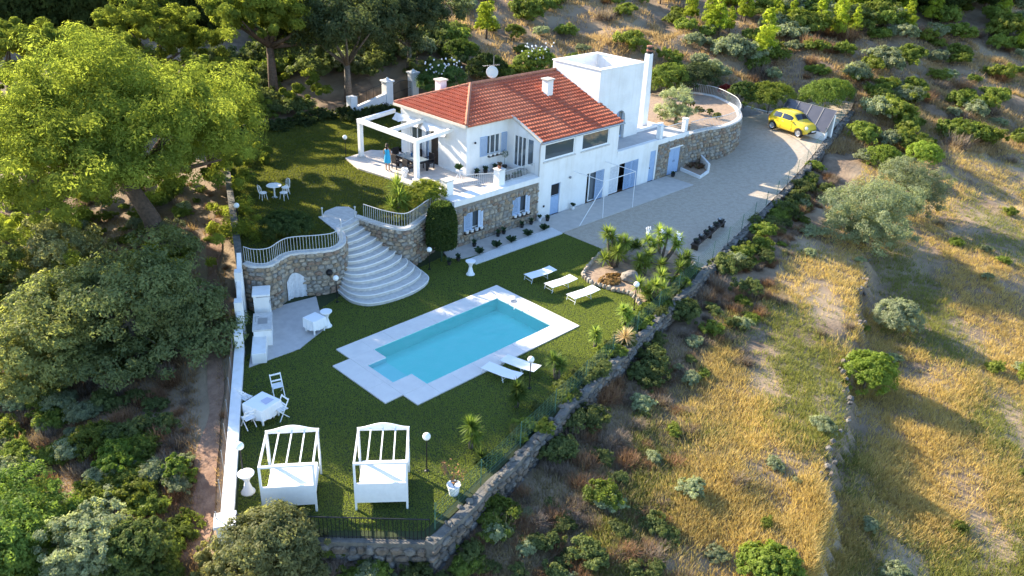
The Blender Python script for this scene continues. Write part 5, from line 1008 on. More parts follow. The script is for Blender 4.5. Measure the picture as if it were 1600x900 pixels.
def blob(name, label, loc, rx, ry, rz_, n, cd_, cl_, seed, sz=.1, mt=None, cat='bush', clump=.16, solid=True):
    r = np.random.RandomState(seed); lobes = [(0, 0, rz_*.72, rx, ry, rz_*.95)]+[(r.uniform(-.4, .4)*rx, r.uniform(-.4, .4)*ry, rz_*r.uniform(.6, 1.25), rx*.55, ry*.55, rz_*.6) for _ in range(4)]
    return tree(name, label, loc, crown_mesh('foliage', lobes, n, sz, cd_, cl_, seed, mt or leaf, clump, 40, hollow=.15), trunk_mesh('stem', [([(0, 0, -.2), (0, 0, rz_)], [.06, .03])], twig, 6), 1., 0, None, cat)
# ---- the pines
def pine(loc, W_, H_, h0, seed, label, n, lean=(0, 0), rz=0., sz=.30):
    r = random.Random(seed); lobes = []
    k = int(9+W_)
    for i in range(k):
        a = 2*math.pi*i*.381966; q = math.sqrt((i+.5)/k)*.78; rr = W_*.5*q; hgt = h0+(H_-h0)*(.24+.48*(1-q**3)*r.uniform(.75, 1.15))
        ra = W_*.5*r.uniform(.27, .4); lobes.append((lean[0]*H_+rr*math.cos(a), lean[1]*H_+rr*math.sin(a), hgt, ra, ra, (H_-h0)*r.uniform(.22, .34)))
    for i in range(9):
        a = 2*math.pi*i/9+.3; q = r.uniform(.5, .82); ra = W_*.5*r.uniform(.2, .3); lobes.append((lean[0]*H_*.8+W_*.5*q*math.cos(a), lean[1]*H_*.8+W_*.5*q*math.sin(a), h0+(H_-h0)*r.uniform(.02, .16), ra, ra, (H_-h0)*r.uniform(.13, .2)))
    cm = crown_mesh('pine_crown', lobes, n, sz, PD, PL_, seed, needle, .27, 190, .36, .45, .55, .36, tight=1.)
    tm = trunk_mesh('pine_trunk', limbs(H_, W_*.024+.1, lobes[:k:2], seed, lean, .42), bark, 8); return tree('pine_tree', label, loc, cm, tm, 1., rz)
def base_at(px, py): x, y, z = GT(px, py); return (x, y, z)
pine(base_at(262, 405), 14.8, 10.4, .3, 5, 'huge spreading pine with leaning trunk outside the boundary wall', 165000, (-.08, .20), sz=.2)
pine(base_at(60, 318), 9.0, 6.6, .3, 6, 'broad pine at the edge of the wood beside the huge leaning pine', 36000)
pine(base_at(430, 165), 10.5, 10.5, .4, 8, 'tall light green pine standing behind the upper lawn', 46000)
pine(base_at(255, 175), 10.0, 8.6, .5, 9, 'pine whose crown rises behind the huge leaning pine', 36000)
pine(base_at(30, 200), 9.0, 7.8, 1.5, 10, 'flat topped pine in front of the shaded wood', 24000)
pine((21.4, 46.9, 2.0), 7.4, 7.4, .3, 12, 'lower pine between the huge leaning pine and the upper lawn', 32000)
pine(base_at(140, 190), 8.5, 7.2, 1.2, 13, 'pine filling the gap in front of the shaded wood', 22000)
# far wood along the top left, its shade put into darker leaf colours
k = 0; fars = [pine_me for pine_me in ()]
lob = [(0, 0, 2.2, 2.3, 2.3, 2.2), (.9, .4, 4.2, 1.6, 1.6, 1.5), (-1.1, -.3, 1.4, 1.8, 1.8, 1.5), (.2, -1.1, 1.3, 1.8, 1.8, 1.5)]
farc = [crown_mesh('wood_crown', lob, 8200, .36, (.03, .045, .016), (.09, .115, .035), 70+i, needle, .33, 50) for i in range(3)]; fart = trunk_mesh('wood_trunk', limbs(5, .16, lob, 3), bark, 6)
for i in range(84):
    px = -170+i*6.2+rnd.uniform(-8, 8); py = rnd.choice((20, 38, 52, 4, -12)); x, y, z = GT(px, py); tree('wood_pine', 'dark pine of the shaded wood beyond the garden', (x, y, z-.2), farc[i % 3], fart, rnd.uniform(1.0, 1.6), rnd.uniform(0, 6), 'pines of the shaded wood')
for i in range(24):
    px = 1330+rnd.uniform(0, 330); py = rnd.uniform(-10, 26); x, y, z = GT(px, py); tree('far_pine', 'dark pine along the top of the hill above the field', (x, y, z-.2), farc[i % 3], fart, rnd.uniform(.7, 1.2), rnd.uniform(0, 6), 'pines at the top of the hill')
# ---- evergreen oaks
def oak(loc, W_, H_, seed, label, n, cd_=OD, cl_=OL, sz=.2, name='oak_tree', trunkmat=twig, fork=.35, rz=0.):
    r = random.Random(seed); lobes = [(r.uniform(-.32, .32)*W_, r.uniform(-.32, .32)*W_, H_*r.uniform(.2, .76), W_*r.uniform(.2, .3), W_*r.uniform(.2, .3), H_*r.uniform(.18, .28)) for _ in range(9)]+[(0, 0, H_*.6, W_*.33, W_*.33, H_*.34)]
    if fork == .35: lobes += [(W_*.28*math.cos(q*1.26), W_*.28*math.sin(q*1.26), H_*.2, W_*.24, W_*.24, H_*.2) for q in range(5)]
    return tree(name, label, loc, crown_mesh('oak_crown', lobes, n, sz, cd_, cl_, seed, leaf, .26, 60), trunk_mesh('oak_trunk', limbs(H_, .05*H_*.5+.05, lobes[::2], seed, (0, 0), fork), trunkmat), 1., rz)
x, y, z = GT(545, 158); oak((x, y, z), 10.5, 9.5, 21, 'tall dark evergreen oak shading the entrance gate', 40000, (.022, .034, .016), (.08, .095, .04), sz=.25, fork=.3)
x, y, z = GT(640, 110); oak((x, y, z), 8.0, 7.5, 27, 'dark evergreen oak on the slope behind the gate piers', 22000, (.022, .034, .016), (.08, .095, .04), sz=.24, fork=.25)
oak(base_at(215, 560), 7.6, 5.0, 22, 'massive evergreen oak thicket shaded by the pine', 38000, (.05, .07, .03), (.16, .18, .075), .17)
oak(base_at(85, 590), 6.0, 4.2, 23, 'sunlit yellowish oak beside the massive thicket', 26000, (.07, .085, .03), (.22, .23, .085), .17)  # sunlight on the thicket's lit side put into yellower leaf colour
oak(base_at(110, 460), 5.5, 3.6, 24, 'pale green oak bush behind the massive thicket', 20000, (.08, .09, .045), (.24, .24, .12), .16)
oak(base_at(20, 470), 4.5, 3.6, 28, 'mixed green oak bush at the edge of the wood', 14000, (.06, .085, .025), (.19, .21, .06), .17)
oak(base_at(275, 400), 2.2, 2.2, 25, 'small pale bush next to the leaning pine trunk', 9000, (.08, .09, .05), (.2, .2, .12), .12, 'pale_bush')
# low left foreground
for px, py, W_, H_, sd, l, cd_, cl_, n in ((45, 870, 4.2, 2.6, 31, 'dense dark green mastic thicket at the foot of the slope', (.045, .08, .018), (.15, .21, .045), 30000), (150, 880, 3.0, 2.0, 32, 'grey green bush with pale tips beside the footpath', VD, VL, 20000), (215, 885, 2.4, 1.7, 33, 'mid green bush touching the footpath', (.05, .075, .022), (.14, .17, .05), 15000), (428, 905, 3.6, 2.6, 34, 'loose olive green shrub growing up in front of the daybed', (.06, .07, .03), (.19, .19, .085), 24000), (340, 905, 1.8, 1.2, 38, 'small yellowish shrub below the corner pillar', (.08, .085, .03), (.22, .2, .07), 8000), (192, 735, 2.0, 1.0, 35, 'low bright green juniper bush left of the footpath', (.05, .085, .015), (.14, .2, .035), 10000), (285, 755, 1.1, 1.1, 36, 'small bright green bush at the edge of the footpath', (.05, .085, .015), (.15, .2, .04), 6000), (95, 900, 1.6, 1.0, 37, 'bright leafy low bush at the very foot of the slope', (.06, .09, .015), (.17, .23, .04), 6000)):
    oak(base_at(px, py), W_, H_, sd, l, n, cd_, cl_, .12, 'wild_bush')
# ---- right hand field trees
for px, py, W_, H_, sd, l, cd_, cl_, n in ((1352, 382, 6.2, 4.6, 41, 'large rounded grey green olive tree below the drive', VD, VL, 30000), (1398, 335, 5.4, 4.4, 42, 'grey green olive tree just behind the large rounded one', VD, VL, 22000)): oak(base_at(px, py), W_, H_, sd, l, n, cd_, cl_, .13, 'olive_tree')
blob('olive_bush', 'small rounded olive bush on the field terrace edge', base_at(1398, 515), 1.4, 1.35, 1.0, 13000, (.11, .125, .08), (.26, .285, .18), 43, .11)
for px, py, W_, H_, sd, l in ((1348, 612, 2.7, 2.6, 44, 'bright green mastic bush beside the broken terrace edge'), (1440, 258, 2.8, 2.3, 45, 'bright green mastic bush behind the olive trees'), (1200, 905, 2.2, 1.3, 46, 'bright green mastic bush low in the golden field'), (1375, 262, 3.0, 2.2, 49, 'dull green bush growing close to the end of the boundary wall')): blob('mastic_bush', l, base_at(px, py), W_*.5, W_*.5, H_*.48, 13000, (.075, .115, .018), (.23, .29, .05), sd, .12)
lobp = [(0, 0, 1.2, .75, .75, .7), (.15, .1, 2.0, .62, .62, .7), (-.1, 0, 2.8, .42, .42, .7), (0, 0, 3.4, .22, .22, .5), (.35, -.2, .9, .5, .5, .5), (-.4, .15, 1.0, .5, .5, .5)]
sap = [crown_mesh('sapling_crown', lobp, 5200, .17, (.13, .17, .022), (.40, .45, .065), 90+i, needle, .36, 50, .4) for i in range(3)]; sapt = trunk_mesh('sapling_trunk', limbs(3.4, .07, lobp[:3], 5, (0, 0), .6), bark, 6)
SAPL = [(760, 62, 1.0, 'lime green young pine behind the villa roof'), (1122, 58, .95, 'lime green young pine on the open hillside beside the round bush'), (1190, 98, 1.15, 'large lime green young pine standing in front of the others on the hillside'), (1078, 36, .8, 'small lime green young pine high on the open hillside'), (1310, 48, .9, 'lime green young pine in the middle of the upper hillside'), (1350, 30, .9, 'lime green young pine below the dark hilltop wood'), (1412, 26, .8, 'small young pine against the dark hilltop wood'), (1453, 40, .9, 'bright young pine standing alone against the dark hilltop wood'), (1560, 40, .9, 'young pine at the far edge of the hilltop wood'), (1600, 85, 1.0, 'young pine above the field at the far edge')]
for px, py, s_, l in SAPL: x, y, z = GT(px, py); tree('young_pine', l, (x, y, z), sap[rnd.randrange(3)], sapt, s_*1.25, rnd.uniform(0, 6))
for i in range(30):
    px = rnd.choice((rnd.uniform(1180, 1420), rnd.uniform(1020, 1420))); py = rnd.uniform(-8, 66); x, y, z = GT(px, py); tree('hill_pine', 'young pine in the loose group on the upper hillside', (x, y, z), sap[i % 3], sapt, rnd.uniform(.6, 1.25), rnd.uniform(0, 6), 'loose group of young pines')
x, y, z = GT(1606, 660); tree('field_pine', 'light green pine leaning in at the edge of the field', (x, y, z), crown_mesh('field_crown', [(0, 0, 2.6, 1.0, 1.0, .9), (.5, .3, 3.4, .8, .8, .8), (-.4, -.3, 1.9, .7, .7, .6)], 12000, .17, (.06, .09, .015), (.19, .22, .04), 77, needle, .3, 50, .4), trunk_mesh('field_trunk', limbs(3.4, .09, [(0, 0, 2.6, 1, 1, 1)], 7, (.05, 0), .6), bark), 1.)
# ---- garden: hedges, clipped shrub, palms, yuccas
x, y = 26.75, 31.3
t = thing('clipped_shrub', 'tall clipped dark cypress shrub at the corner of the stone wall', 'shrub', (x, y, 0)); r = np.random.RandomState(61); n = 15000; th = r.rand(n)*2*np.pi; hz = r.rand(n)**.9; rr = (.86*np.clip(1.02-hz**5*.45, 0, 1)*np.clip(hz*9+.75, 0, 1))*(1-.1*r.rand(n)); pos = np.stack([rr*np.cos(th), rr*np.sin(th), .95+hz*2.45], 1); capn = 3000; th2 = r.rand(capn)*2*np.pi; q2 = np.sqrt(r.rand(capn))*.5; pos = np.concatenate([pos, np.stack([q2*np.cos(th2), q2*np.sin(th2), np.full(capn, 3.38)+r.uniform(-.08, .05, capn)], 1)]); nor = pos*np.array([1, 1, 0])+rs_unit(r, len(pos))*.8; nor /= np.linalg.norm(nor, axis=1)[:, None]
tn = r.rand(len(pos))[:, None]; c = bpy.data.objects.new('crown', leaf_mesh('cypress_foliage', pos, nor, r.uniform(.08, .16, len(pos)), np.array((.018, .034, .01))*(1-tn)+np.array((.055, .08, .022))*tn, leaf, r)); COL.objects.link(c); c.parent = t; MB().lathe([(.05, 0), (.06, .9), (.66, 1.1), (.74, 2.0), (.58, 3.1), (.1, 3.3)], (0, 0, 0), 14).build('inner_mass', dark_leaf, t)
blob('rounded_bush', 'dark rounded bush on the upper lawn behind the arched wall railing', G(450, 372, ZU)+(ZU,), 1.35, 1.25, .85, 15000, (.02, .035, .012), (.06, .085, .025), 62)
blob('yellow_bush', 'yellow green bush at the corner of the terrace beside the fan palm', G(664, 316, ZU+.25)+(ZU+.25,), 1.3, 1.15, .75, 15000, (.06, .085, .012), (.2, .21, .03), 63)
blob('low_shrub', 'low yellowish shrub behind the railing at the top of the stairs', G(625, 345, ZU)+(ZU,), .5, .4, .22, 3000, (.1, .12, .03), (.24, .22, .06), 64)
def fronds(r, n, Ln, el0, el1, wd, seg=4, droop=.5, folded=.25):
    V_ = []; F_ = []; C_ = []
    for k in range(n):
        a = r.uniform(0, 2*math.pi); e = r.uniform(el0, el1); L2 = Ln*r.uniform(.75, 1.1); p = np.array([0., 0, 0]); d = np.array([math.cos(a)*math.cos(e), math.sin(a)*math.cos(e), math.sin(e)]); s_ = np.array([-math.sin(a), math.cos(a), 0]); tone = r.random(); o = len(V_)
        for j in range(seg+1):
            f = j/seg; w_ = wd*(.5+1.2*f if f < .4 else 1.0*(1-f)/.6+.02); V_ += [p-s_*w_, p+s_*w_]; C_ += [tone*.7+.3*f]*2; p = p+d*L2/seg; d = d+np.array([0, 0, -droop/seg]); d /= np.linalg.norm(d)
        F_ += [(o+2*j, o+2*j+1, o+2*j+3, o+2*j+2) for j in range(seg)]
    return np.array(V_), np.array(F_), np.array(C_)
def yucca(name, label, loc, heads, seed, ln=.62, cd_=(.075, .115, .025), cl_=(.27, .33, .08), flower=False, cat='yucca', n=110):
    t = thing(name, label, cat, loc); r = random.Random(seed); Vv, Ff, Cc_ = [], [], []; o = 0; mb_ = MB()
    for hx, hy, hz_ in heads:
        V1, F1, C1 = fronds(r, n, ln, -.75, 1.45, .034, 4, .35); V1 = V1+np.array([hx, hy, hz_]); Vv.append(V1); Ff.append(F1+o); Cc_.append(C1); o += len(V1)
        V1, F1, C1 = fronds(r, n//3, ln*.8, -1.2, -.3, .028, 3, .3); F1 = F1; 
        if hz_ > .5: mb_.tube([(hx*.2, hy*.2, -.1), (hx*.7, hy*.7, hz_*.55), (hx, hy, hz_)], [.09, .07, .06], 7)
    Vv = np.concatenate(Vv); Ff = np.concatenate(Ff); Cc_ = np.concatenate(Cc_)[:, None]; me = fastmesh('yucca_leaves', Vv, Ff, leaf, 4, np.array(cd_)*(1-Cc_)+np.array(cl_)*Cc_); c = bpy.data.objects.new('crown', me); COL.objects.link(c); c.parent = t
    if mb_.v: mb_.build('trunk', twig, t, smooth=True)
    if flower:
        f_ = MB(); rr = random.Random(seed+9)
        for hx, hy, hz_ in heads:
            if rr.random() < flower:
                for q in range(36): f_.ball((hx+rr.gauss(0, .06), hy+rr.gauss(0, .06), hz_+ln*.5+rr.random()*.5), .035, 5, 3)
        if f_.v: stuff(f_.build('flower_spike', white_paint, t))
    return t
def yh(seed, n, sp_, z0, z1): r = random.Random(seed); return [(r.uniform(-sp_, sp_), r.uniform(-sp_, sp_), z0+(z1-z0)*(i/(max(1, n-1)))) for i in range(n)]
yucca('yucca', 'tall many headed yucca at the lawn corner of the stone edged bed', G(958, 418)+(0,), yh(1, 9, .5, .5, 2.0), 1, .62)
yucca('yucca', 'branching yucca with white flower spikes in the middle of the stone edged bed', G(1030, 412)+(0,), [(-.7, .5, 1.5), (-.35, .3, 1.15), (.0, .1, 1.35), (.35, -.1, 1.75), (.75, -.5, 1.5), (.5, -.7, 1.25), (.1, .3, 1.9)], 2, .55, flower=.7)
yucca('yucca', 'broad yucca clump with brownish spikes in front of the boulders', G(1018, 466)+(0,), yh(3, 6, .65, .4, 1.1), 3, .6, flower=0)
yucca('yucca', 'leafy yucca between the two boulders of the bed', G(1005, 432)+(0,), yh(21, 4, .4, .5, 1.2), 21, .6)
yucca('yucca', 'dark leafy yucca on the drive side of the bed near the timber bench', G(1055, 428)+(0,), yh(22, 5, .6, .35, 1.0), 22, .6, (.03, .055, .015), (.11, .15, .04))
yucca('yucca', 'low spreading yucca at the lawn corner behind the tall many headed one', G(985, 402)+(0,), yh(23, 4, .45, .3, .8), 23, .55, (.03, .055, .015), (.11, .15, .04))
yucca('yucca', 'small spiky yucca beside the globe lamp of the stone edged bed', G(975, 505)+(0,), yh(4, 3, .3, .4, .8), 4, .5)
yucca('yucca', 'slim yucca on the sunny lawn between the pool and the mesh fence', G(930, 545)+(0,), yh(5, 2, .12, .55, .8), 5, .42)
yucca('yucca', 'green yucca between the pool corner and the mesh fence', G(871, 592)+(0,), yh(6, 3, .25, .5, 1.0), 6, .5, (.03, .055, .015), (.1, .14, .035))
yucca('yucca', 'green yucca right behind the poolside loungers', G(805, 635)+(0,), yh(7, 3, .2, .45, .9), 7, .5, (.03, .055, .015), (.1, .14, .035))
yucca('yucca', 'single headed yucca on the open lawn by the mesh fence', G(735, 700)+(0,), [(0, 0, 1.0), (.1, -.05, .55)], 8, .55, (.045, .08, .015), (.15, .2, .04))
yucca('yucca', 'low dark yucca tuft beneath the single headed one', G(752, 722)+(0,), [(0, 0, .15)], 9, .55, (.02, .04, .015), (.07, .1, .03))
yucca('fan_palm', 'bushy fan palm on the upper lawn next to the terrace edge', G(622, 330, ZU+.2)+(ZU+.2,), [(0, 0, .4), (.5, .15, .5), (-.5, -.15, .4), (.02, .05, 1.4), (.15, .3, 1.2), (-.15, -.3, 1.0), (.3, -.3, .5)], 10, .85, (.05, .085, .015), (.19, .23, .05), cat='palm', n=75)
x, y = G(975, 540); yucca('dry_yucca', 'pale dried yucca tuft on top of the rubble wall', (x, y, .1), [(0, 0, .35)], 12, .6, (.4, .3, .18), (.6, .48, .3))
# planting bed: soil, border stones, boulders, dry ground plants
bed = [G(*p) for p in ((944, 393), (920, 419), (911, 432), (928, 446), (958, 455), (985, 462), (1000, 478), (1075, 425), (1085, 415), (1050, 395), (990, 380))]
struct(MB().prism(bed, -.1, .07).build('planting_bed', soil))
t = thing('bed_edging', 'ring of pale rounded stones edging the yucca bed', 'edging', (0, 0, 0))
for x, y in resample(catmull(bed[:7], 5), .27)+resample([bed[7], bed[8], bed[9]], .3): s_ = rnd.uniform(.2, .32); inst('stone', STONES[rnd.choice((2, 4, 7, 9, 12, 14))], t, (x, y, .06), (-1.4+rnd.uniform(-.3, .3), rnd.uniform(-.3, .3), rnd.uniform(0, 6)), (s_, .2, s_*.8))
for k, (px, py, s_, l) in enumerate(((993, 408, .75, 'large grey boulder among the yuccas on the drive side'), (1020, 410, .55, 'smaller brown boulder leaning on the large one'), (985, 440, .5, 'dark boulder behind the bed lamp'))):
    x, y = G(px, py); bm = bmesh.new(); bmesh.ops.create_icosphere(bm, subdivisions=3, radius=s_)
    for v in bm.verts: q = v.co; v.co = q*(1+.16*math.sin(q.x*5+k)+.12*math.sin(q.y*6+q.z*4)+.05*math.sin(q.z*13+q.x*11)); v.co.z *= .75
    me = bpy.data.meshes.new('boulder'); bm.to_mesh(me); bm.free(); me.materials.append(boulder_m); o = bpy.data.objects.new('boulder', me); COL.objects.link(o); o.location = (x, y, .2); tag(o, l, 'boulder')
mb_ = []
x, y = G(955, 440); blob('ground_cover_plant', 'mat of orange brown dry plants inside the bed edging', (x, y, .03), .85, .6, .14, 5000, (.2, .11, .04), (.42, .27, .11), 66, .1, dryleaf, 'plant')
# round garden plants
x, y = G(1055, 192, 2.8); oak((x, y, 2.75), 3.6, 3.2, 71, 'young olive tree in the round soil garden', 12000, VD, VL, .11, 'garden_olive', fork=.4)
for px, py, s_, l in ((1035, 186, .4, 'small round shrub between the chimney stack and the olive'), (1075, 168, .5, 'grey shrub behind the olive near the back of the round garden'), (1120, 185, .35, 'low shrub at the front of the round garden above the stone wall'), (1092, 178, .42, 'small green shrub beside the olive in the round garden'), (1108, 178, .32, 'thin dry shrub nearest the railing of the round garden')): x, y = G(px, py, 2.8); blob('small_shrub', l, (x, y, 2.75), s_, s_, s_*.9, 2600, (.05, .065, .025), (.15, .16, .06), int(px), .09)
blob('hedge_bush', 'tall sunlit bush on the tower side of the hedge behind the drive', GT(1040, 146), 3.0, 1.8, 1.5, 14000, GD, GL, 72, .15); blob('hedge_bush', 'grey leaved bush in the hedge behind the round railing', GT(1090, 140), 2.8, 1.8, 1.4, 12000, (.035, .05, .022), (.09, .11, .05), 73, .15)
blob('hedge_bush', 'yellowish rounded bush in the hedge beside the kerb', GT(1200, 174), 2.8, 2.0, 1.5, 15000, (.05, .075, .012), (.17, .19, .035), 74, .15); blob('hedge_bush', 'wide green bush in the hedge above the solar panels', GT(1288, 168), 3.8, 2.0, 1.4, 18000, (.04, .07, .013), (.13, .175, .035), 75, .15)
blob('red_bush', 'red leaved bush in the hedge behind the round railing', GT(1133, 150), .75, .7, .6, 4000, (.16, .02, .02), (.36, .06, .05), 76, .12); blob('hedge_bush', 'dark bush in the hedge next to the red one', GT(1162, 166), 1.9, 1.5, 1.2, 8000, (.025, .045, .012), (.07, .1, .025), 78, .15)
# oleanders and garden shrubs behind the villa
for px, py, rx, sd, l, cd_, cl_ in ((690, 145, 2.3, 80, 'oleander with white flowers next to the gate pier', (.03, .06, .02), (.09, .14, .04)), (760, 125, 2.0, 81, 'dark garden shrub behind the satellite dish', (.02, .035, .012), (.06, .085, .025)), (835, 118, 2.4, 82, 'tall yellow green oleander between the dish and the tower', (.05, .08, .015), (.17, .21, .04)), (720, 100, 1.8, 83, 'green rounded shrub on the bank behind the villa', (.03, .055, .012), (.1, .14, .03))):
    x, y, z = GT(px, py); t = blob('garden_shrub', l, (x, y, z), rx, 1.5, 1.25, 12000, cd_, cl_, sd, .17)
    if sd in (80, 82):
        f_ = MB()
        for q in range(45): a = rnd.uniform(0, 6.28); f_.ball((rx*.9*math.cos(a)*rnd.random(), 1.3*math.sin(a)*rnd.random(), 1.5+rnd.random()*1.1), .08, 5, 3)
        stuff(f_.build('flowers', white_paint, t))
blob('low_hedge', 'low dark hedge along the entrance wall behind the upper lawn', G(585, 190, ZU)+(ZU+.3,), 3.0, 1.0, .5, 9000, (.018, .03, .01), (.06, .08, .025), 85, .13)
# ---- wild scrub on the hillsides: one thing each, three looks
def bushset(seed, cd_, cl_, mt=None, n=2600, sz=.13, flat=.62):
    out = []
    for i in range(4):
        r = random.Random(seed+i); lobes = [(r.uniform(-.45, .45), r.uniform(-.45, .45), r.uniform(.3, .55), r.uniform(.4, .62), r.uniform(.4, .62), r.uniform(.3, .5)*flat*1.5) for _ in range(5)]; out.append(crown_mesh('scrub', lobes, n, sz, cd_, cl_, seed+i, mt or leaf, .34, 36))
    return out
B_G = bushset(100, GD, GL); B_V = bushset(110, VD, VL); B_D = bushset(120, OD, OL); B_Y = bushset(130, (.06, .085, .015), (.18, .2, .04))
def twigset(seed, c0, c1, n=420):
    out = []
    for i in range(3):
        r = random.Random(seed+i); V1, F1, C1 = fronds(r, n, .62, .05, 1.4, .012, 3, .5); r2 = np.random.RandomState(seed+i); o_ = np.repeat(r2.uniform(-.35, .35, (n, 3))*np.array([1, 1, .12])+np.array([0, 0, .04]), 8, 0); out.append(fastmesh('dry_scrub', V1+o_, F1, dryleaf, 4, np.array(c0)*(1-C1[:, None])+np.array(c1)*C1[:, None]))
    return out
B_T = twigset(140, (.14, .10, .08), (.34, .27, .22)); B_R = twigset(150, (.2, .1, .06), (.36, .22, .13))
KINDS = {'green': ('scrub_bush', B_G, 'leafy green scrub bush growing wild'), 'grey': ('grey_bush', B_V, 'grey green olive coloured scrub bush growing wild'), 'dark': ('dark_bush', B_D, 'dark green scrub bush growing wild'), 'yel': ('yellow_bush', B_Y, 'yellow green scrub bush growing wild'), 'twig': ('dry_brush', B_T, 'leafless grey brown brush growing wild'), 'red': ('reddish_brush', B_R, 'reddish brown dry brush growing wild')}
PLACE = {'hill': 'on the hillside behind the villa', 'left': 'on the slope beside the footpath', 'wall': 'below the rubble boundary wall', 'field': 'in the golden field'}
def scrub(kind, place, x, y, s_):
    nm, ms, lb = KINDS[kind]; z = float(terrain(x, y, False)); single(nm, ms[rnd.randrange(len(ms))], (x, y, z-.06), lb+' '+PLACE[place], 'bush', nm.replace('_', ' ')+' '+PLACE[place], s_, rnd.uniform(0, 6.28))
nope = [np.array(p) for p in ()]
for i in range(60):
    x = rnd.uniform(18, 35); y = wall_y(x)+rnd.uniform(-.1, .7); single('edge_shrub', (B_D+B_G)[rnd.randrange(8)], (x, y, -.05), 'dark straggling shrub on the lawn edge along the green mesh fence', 'shrub', 'shrubs along the mesh fence', rnd.uniform(.3, .6), rnd.uniform(0, 6))
for i in range(80):
    x = rnd.uniform(14, 60); y = wall_y(x)-rnd.uniform(.55, 1.2); single('wall_foot_bush', (B_D+B_G[:2]+B_T+B_R)[rnd.randrange(12)], (x, y, float(terrain(x, y, False))-.1), 'tangled bush pressed against the outer foot of the rubble boundary wall', 'bush', 'bushes at the foot of the rubble wall', rnd.uniform(.6, 1.15), rnd.uniform(0, 6))
def free(x, y): return not (inpoly(LOWER, [x], [y])[0] or inpoly(UPPER, [x], [y])[0])
cnt = 0; ROADP = [(32, 53.5), (43.0, 54), (52, 57.5), (51, 67.5), (37, 63.5), (31.5, 58)]
for i in range(1500):           # hillside behind: d 62..120
    px = rnd.uniform(560, 1660); py = rnd.uniform(-25, 235)
    x, y, z = GT(px, py); d = .72*x+.694*y
    if d < 60 or not free(x, y) or d > 125: continue
    if py > 150 and px < 1345: continue
    if 36 < x < 56 and 50 < y < 62: continue
    open_ = (860 < px < 1090 and 30 < py < 130)
    if open_ and rnd.random() < .75: continue
    if inpoly(ROADP, [x], [y])[0]: continue
    k = rnd.choices(('green', 'grey', 'dark', 'yel', 'twig', 'red'), (3, 4, .5, 3, 1.5, 2.5))[0]; s_ = rnd.uniform(.8, 2.3)*(1.3 if px > 1150 and py < 70 else 1); scrub(k, 'hill', x, y, s_); cnt += 1
    if cnt > 300: break
for i in range(760):           # left slope
    px = rnd.uniform(-60, 355); py = rnd.uniform(285, 960); 
    if abs(px-325) < 28 and py > 380: continue
    x, y, z = GT(px, py)
    if not free(x, y): continue
    if px > 150 and 560 < py < 700: k = rnd.choices(('twig', 'red', 'dark'), (3, 4, 2))[0]
    elif py > 640: k = rnd.choices(('green', 'grey', 'yel', 'twig', 'red'), (3, 3, 2, 1.5, 2.5))[0]
    else: k = rnd.choices(('green', 'grey', 'dark', 'yel', 'twig'), (3, 3, 2, 2, 2))[0]
    if px > 285 and py > 400: k = rnd.choice(('red', 'twig'))
    if px > 285 and py < 400: k = rnd.choice(('red', 'twig', 'red', 'green'))
    s_ = rnd.uniform(.35, .95)*(.55 if px > 285 else 1); scrub(k, 'left', x, y, s_)
for i in range(260):           # shaded band under the boundary wall
    x = rnd.uniform(10, 60); off = rnd.uniform(.7, 1)**1*rnd.choice((1.2, 2.2, 3.2, 4.4))*rnd.uniform(.6, 1.15); y = wall_y(x)-.6-off*(1.0 if x < 40 else .6)
    k = rnd.choices(('twig', 'red', 'dark', 'green', 'grey'), (5, 5, 2, 1, .8))[0]; scrub(k, 'wall', x, y, rnd.uniform(.35, .95))
for i in range(90):
    px = rnd.uniform(700, 1080); py = rnd.uniform(780, 960); x, y, z = GT(px, py)
    if free(x, y) and wall_y(x)-y > .8: scrub(rnd.choices(('twig', 'red', 'dark', 'grey'), (4, 4, 2, .5))[0], 'wall', x, y, rnd.uniform(.35, .8))
for i in range(60):            # thicket behind the entrance road
    px = rnd.uniform(400, 720); py = rnd.uniform(55, 128); x, y, z = GT(px, py)
    if .72*x+.694*y < 66: continue
    scrub(rnd.choices(('dark', 'green', 'grey'), (5, 3, 1))[0], 'hill', x, y, rnd.uniform(1.2, 2.4))
for i in range(80):            # beyond the back hedge of the upper lawn
    px = rnd.uniform(300, 545); py = rnd.uniform(95, 190); x, y, z = GT(px, py)
    if free(x, y) and not inpoly(ROADP, [x], [y])[0] and y > 50: scrub(rnd.choices(('dark', 'green'), (3, 2))[0], 'hill', x, y, rnd.uniform(1.0, 2.0))
for i in range(44):            # in front of the low stone wall
    px = rnd.uniform(505, 760); py = rnd.uniform(850, 930); x, y, z = GT(px, py)
    if free(x, y): scrub(rnd.choices(('dark', 'green', 'grey', 'twig'), (3, 3, 3, 3))[0], 'wall', x, y, rnd.uniform(.3, .7))
for i in range(120):           # field and its far edge
    px = rnd.uniform(1040, 1680); py = rnd.uniform(180, 930)
    if py > 430 and rnd.random() < .72: continue
    x, y, z = GT(px, py)
    if not free(x, y) or wall_y(x)-y < 1.2: continue
    scrub(rnd.choices(('grey', 'green', 'twig', 'yel'), (4, 2, 3, 2))[0], 'field', x, y, rnd.uniform(.3, .8) if py > 330 else rnd.uniform(.5, 1.3))
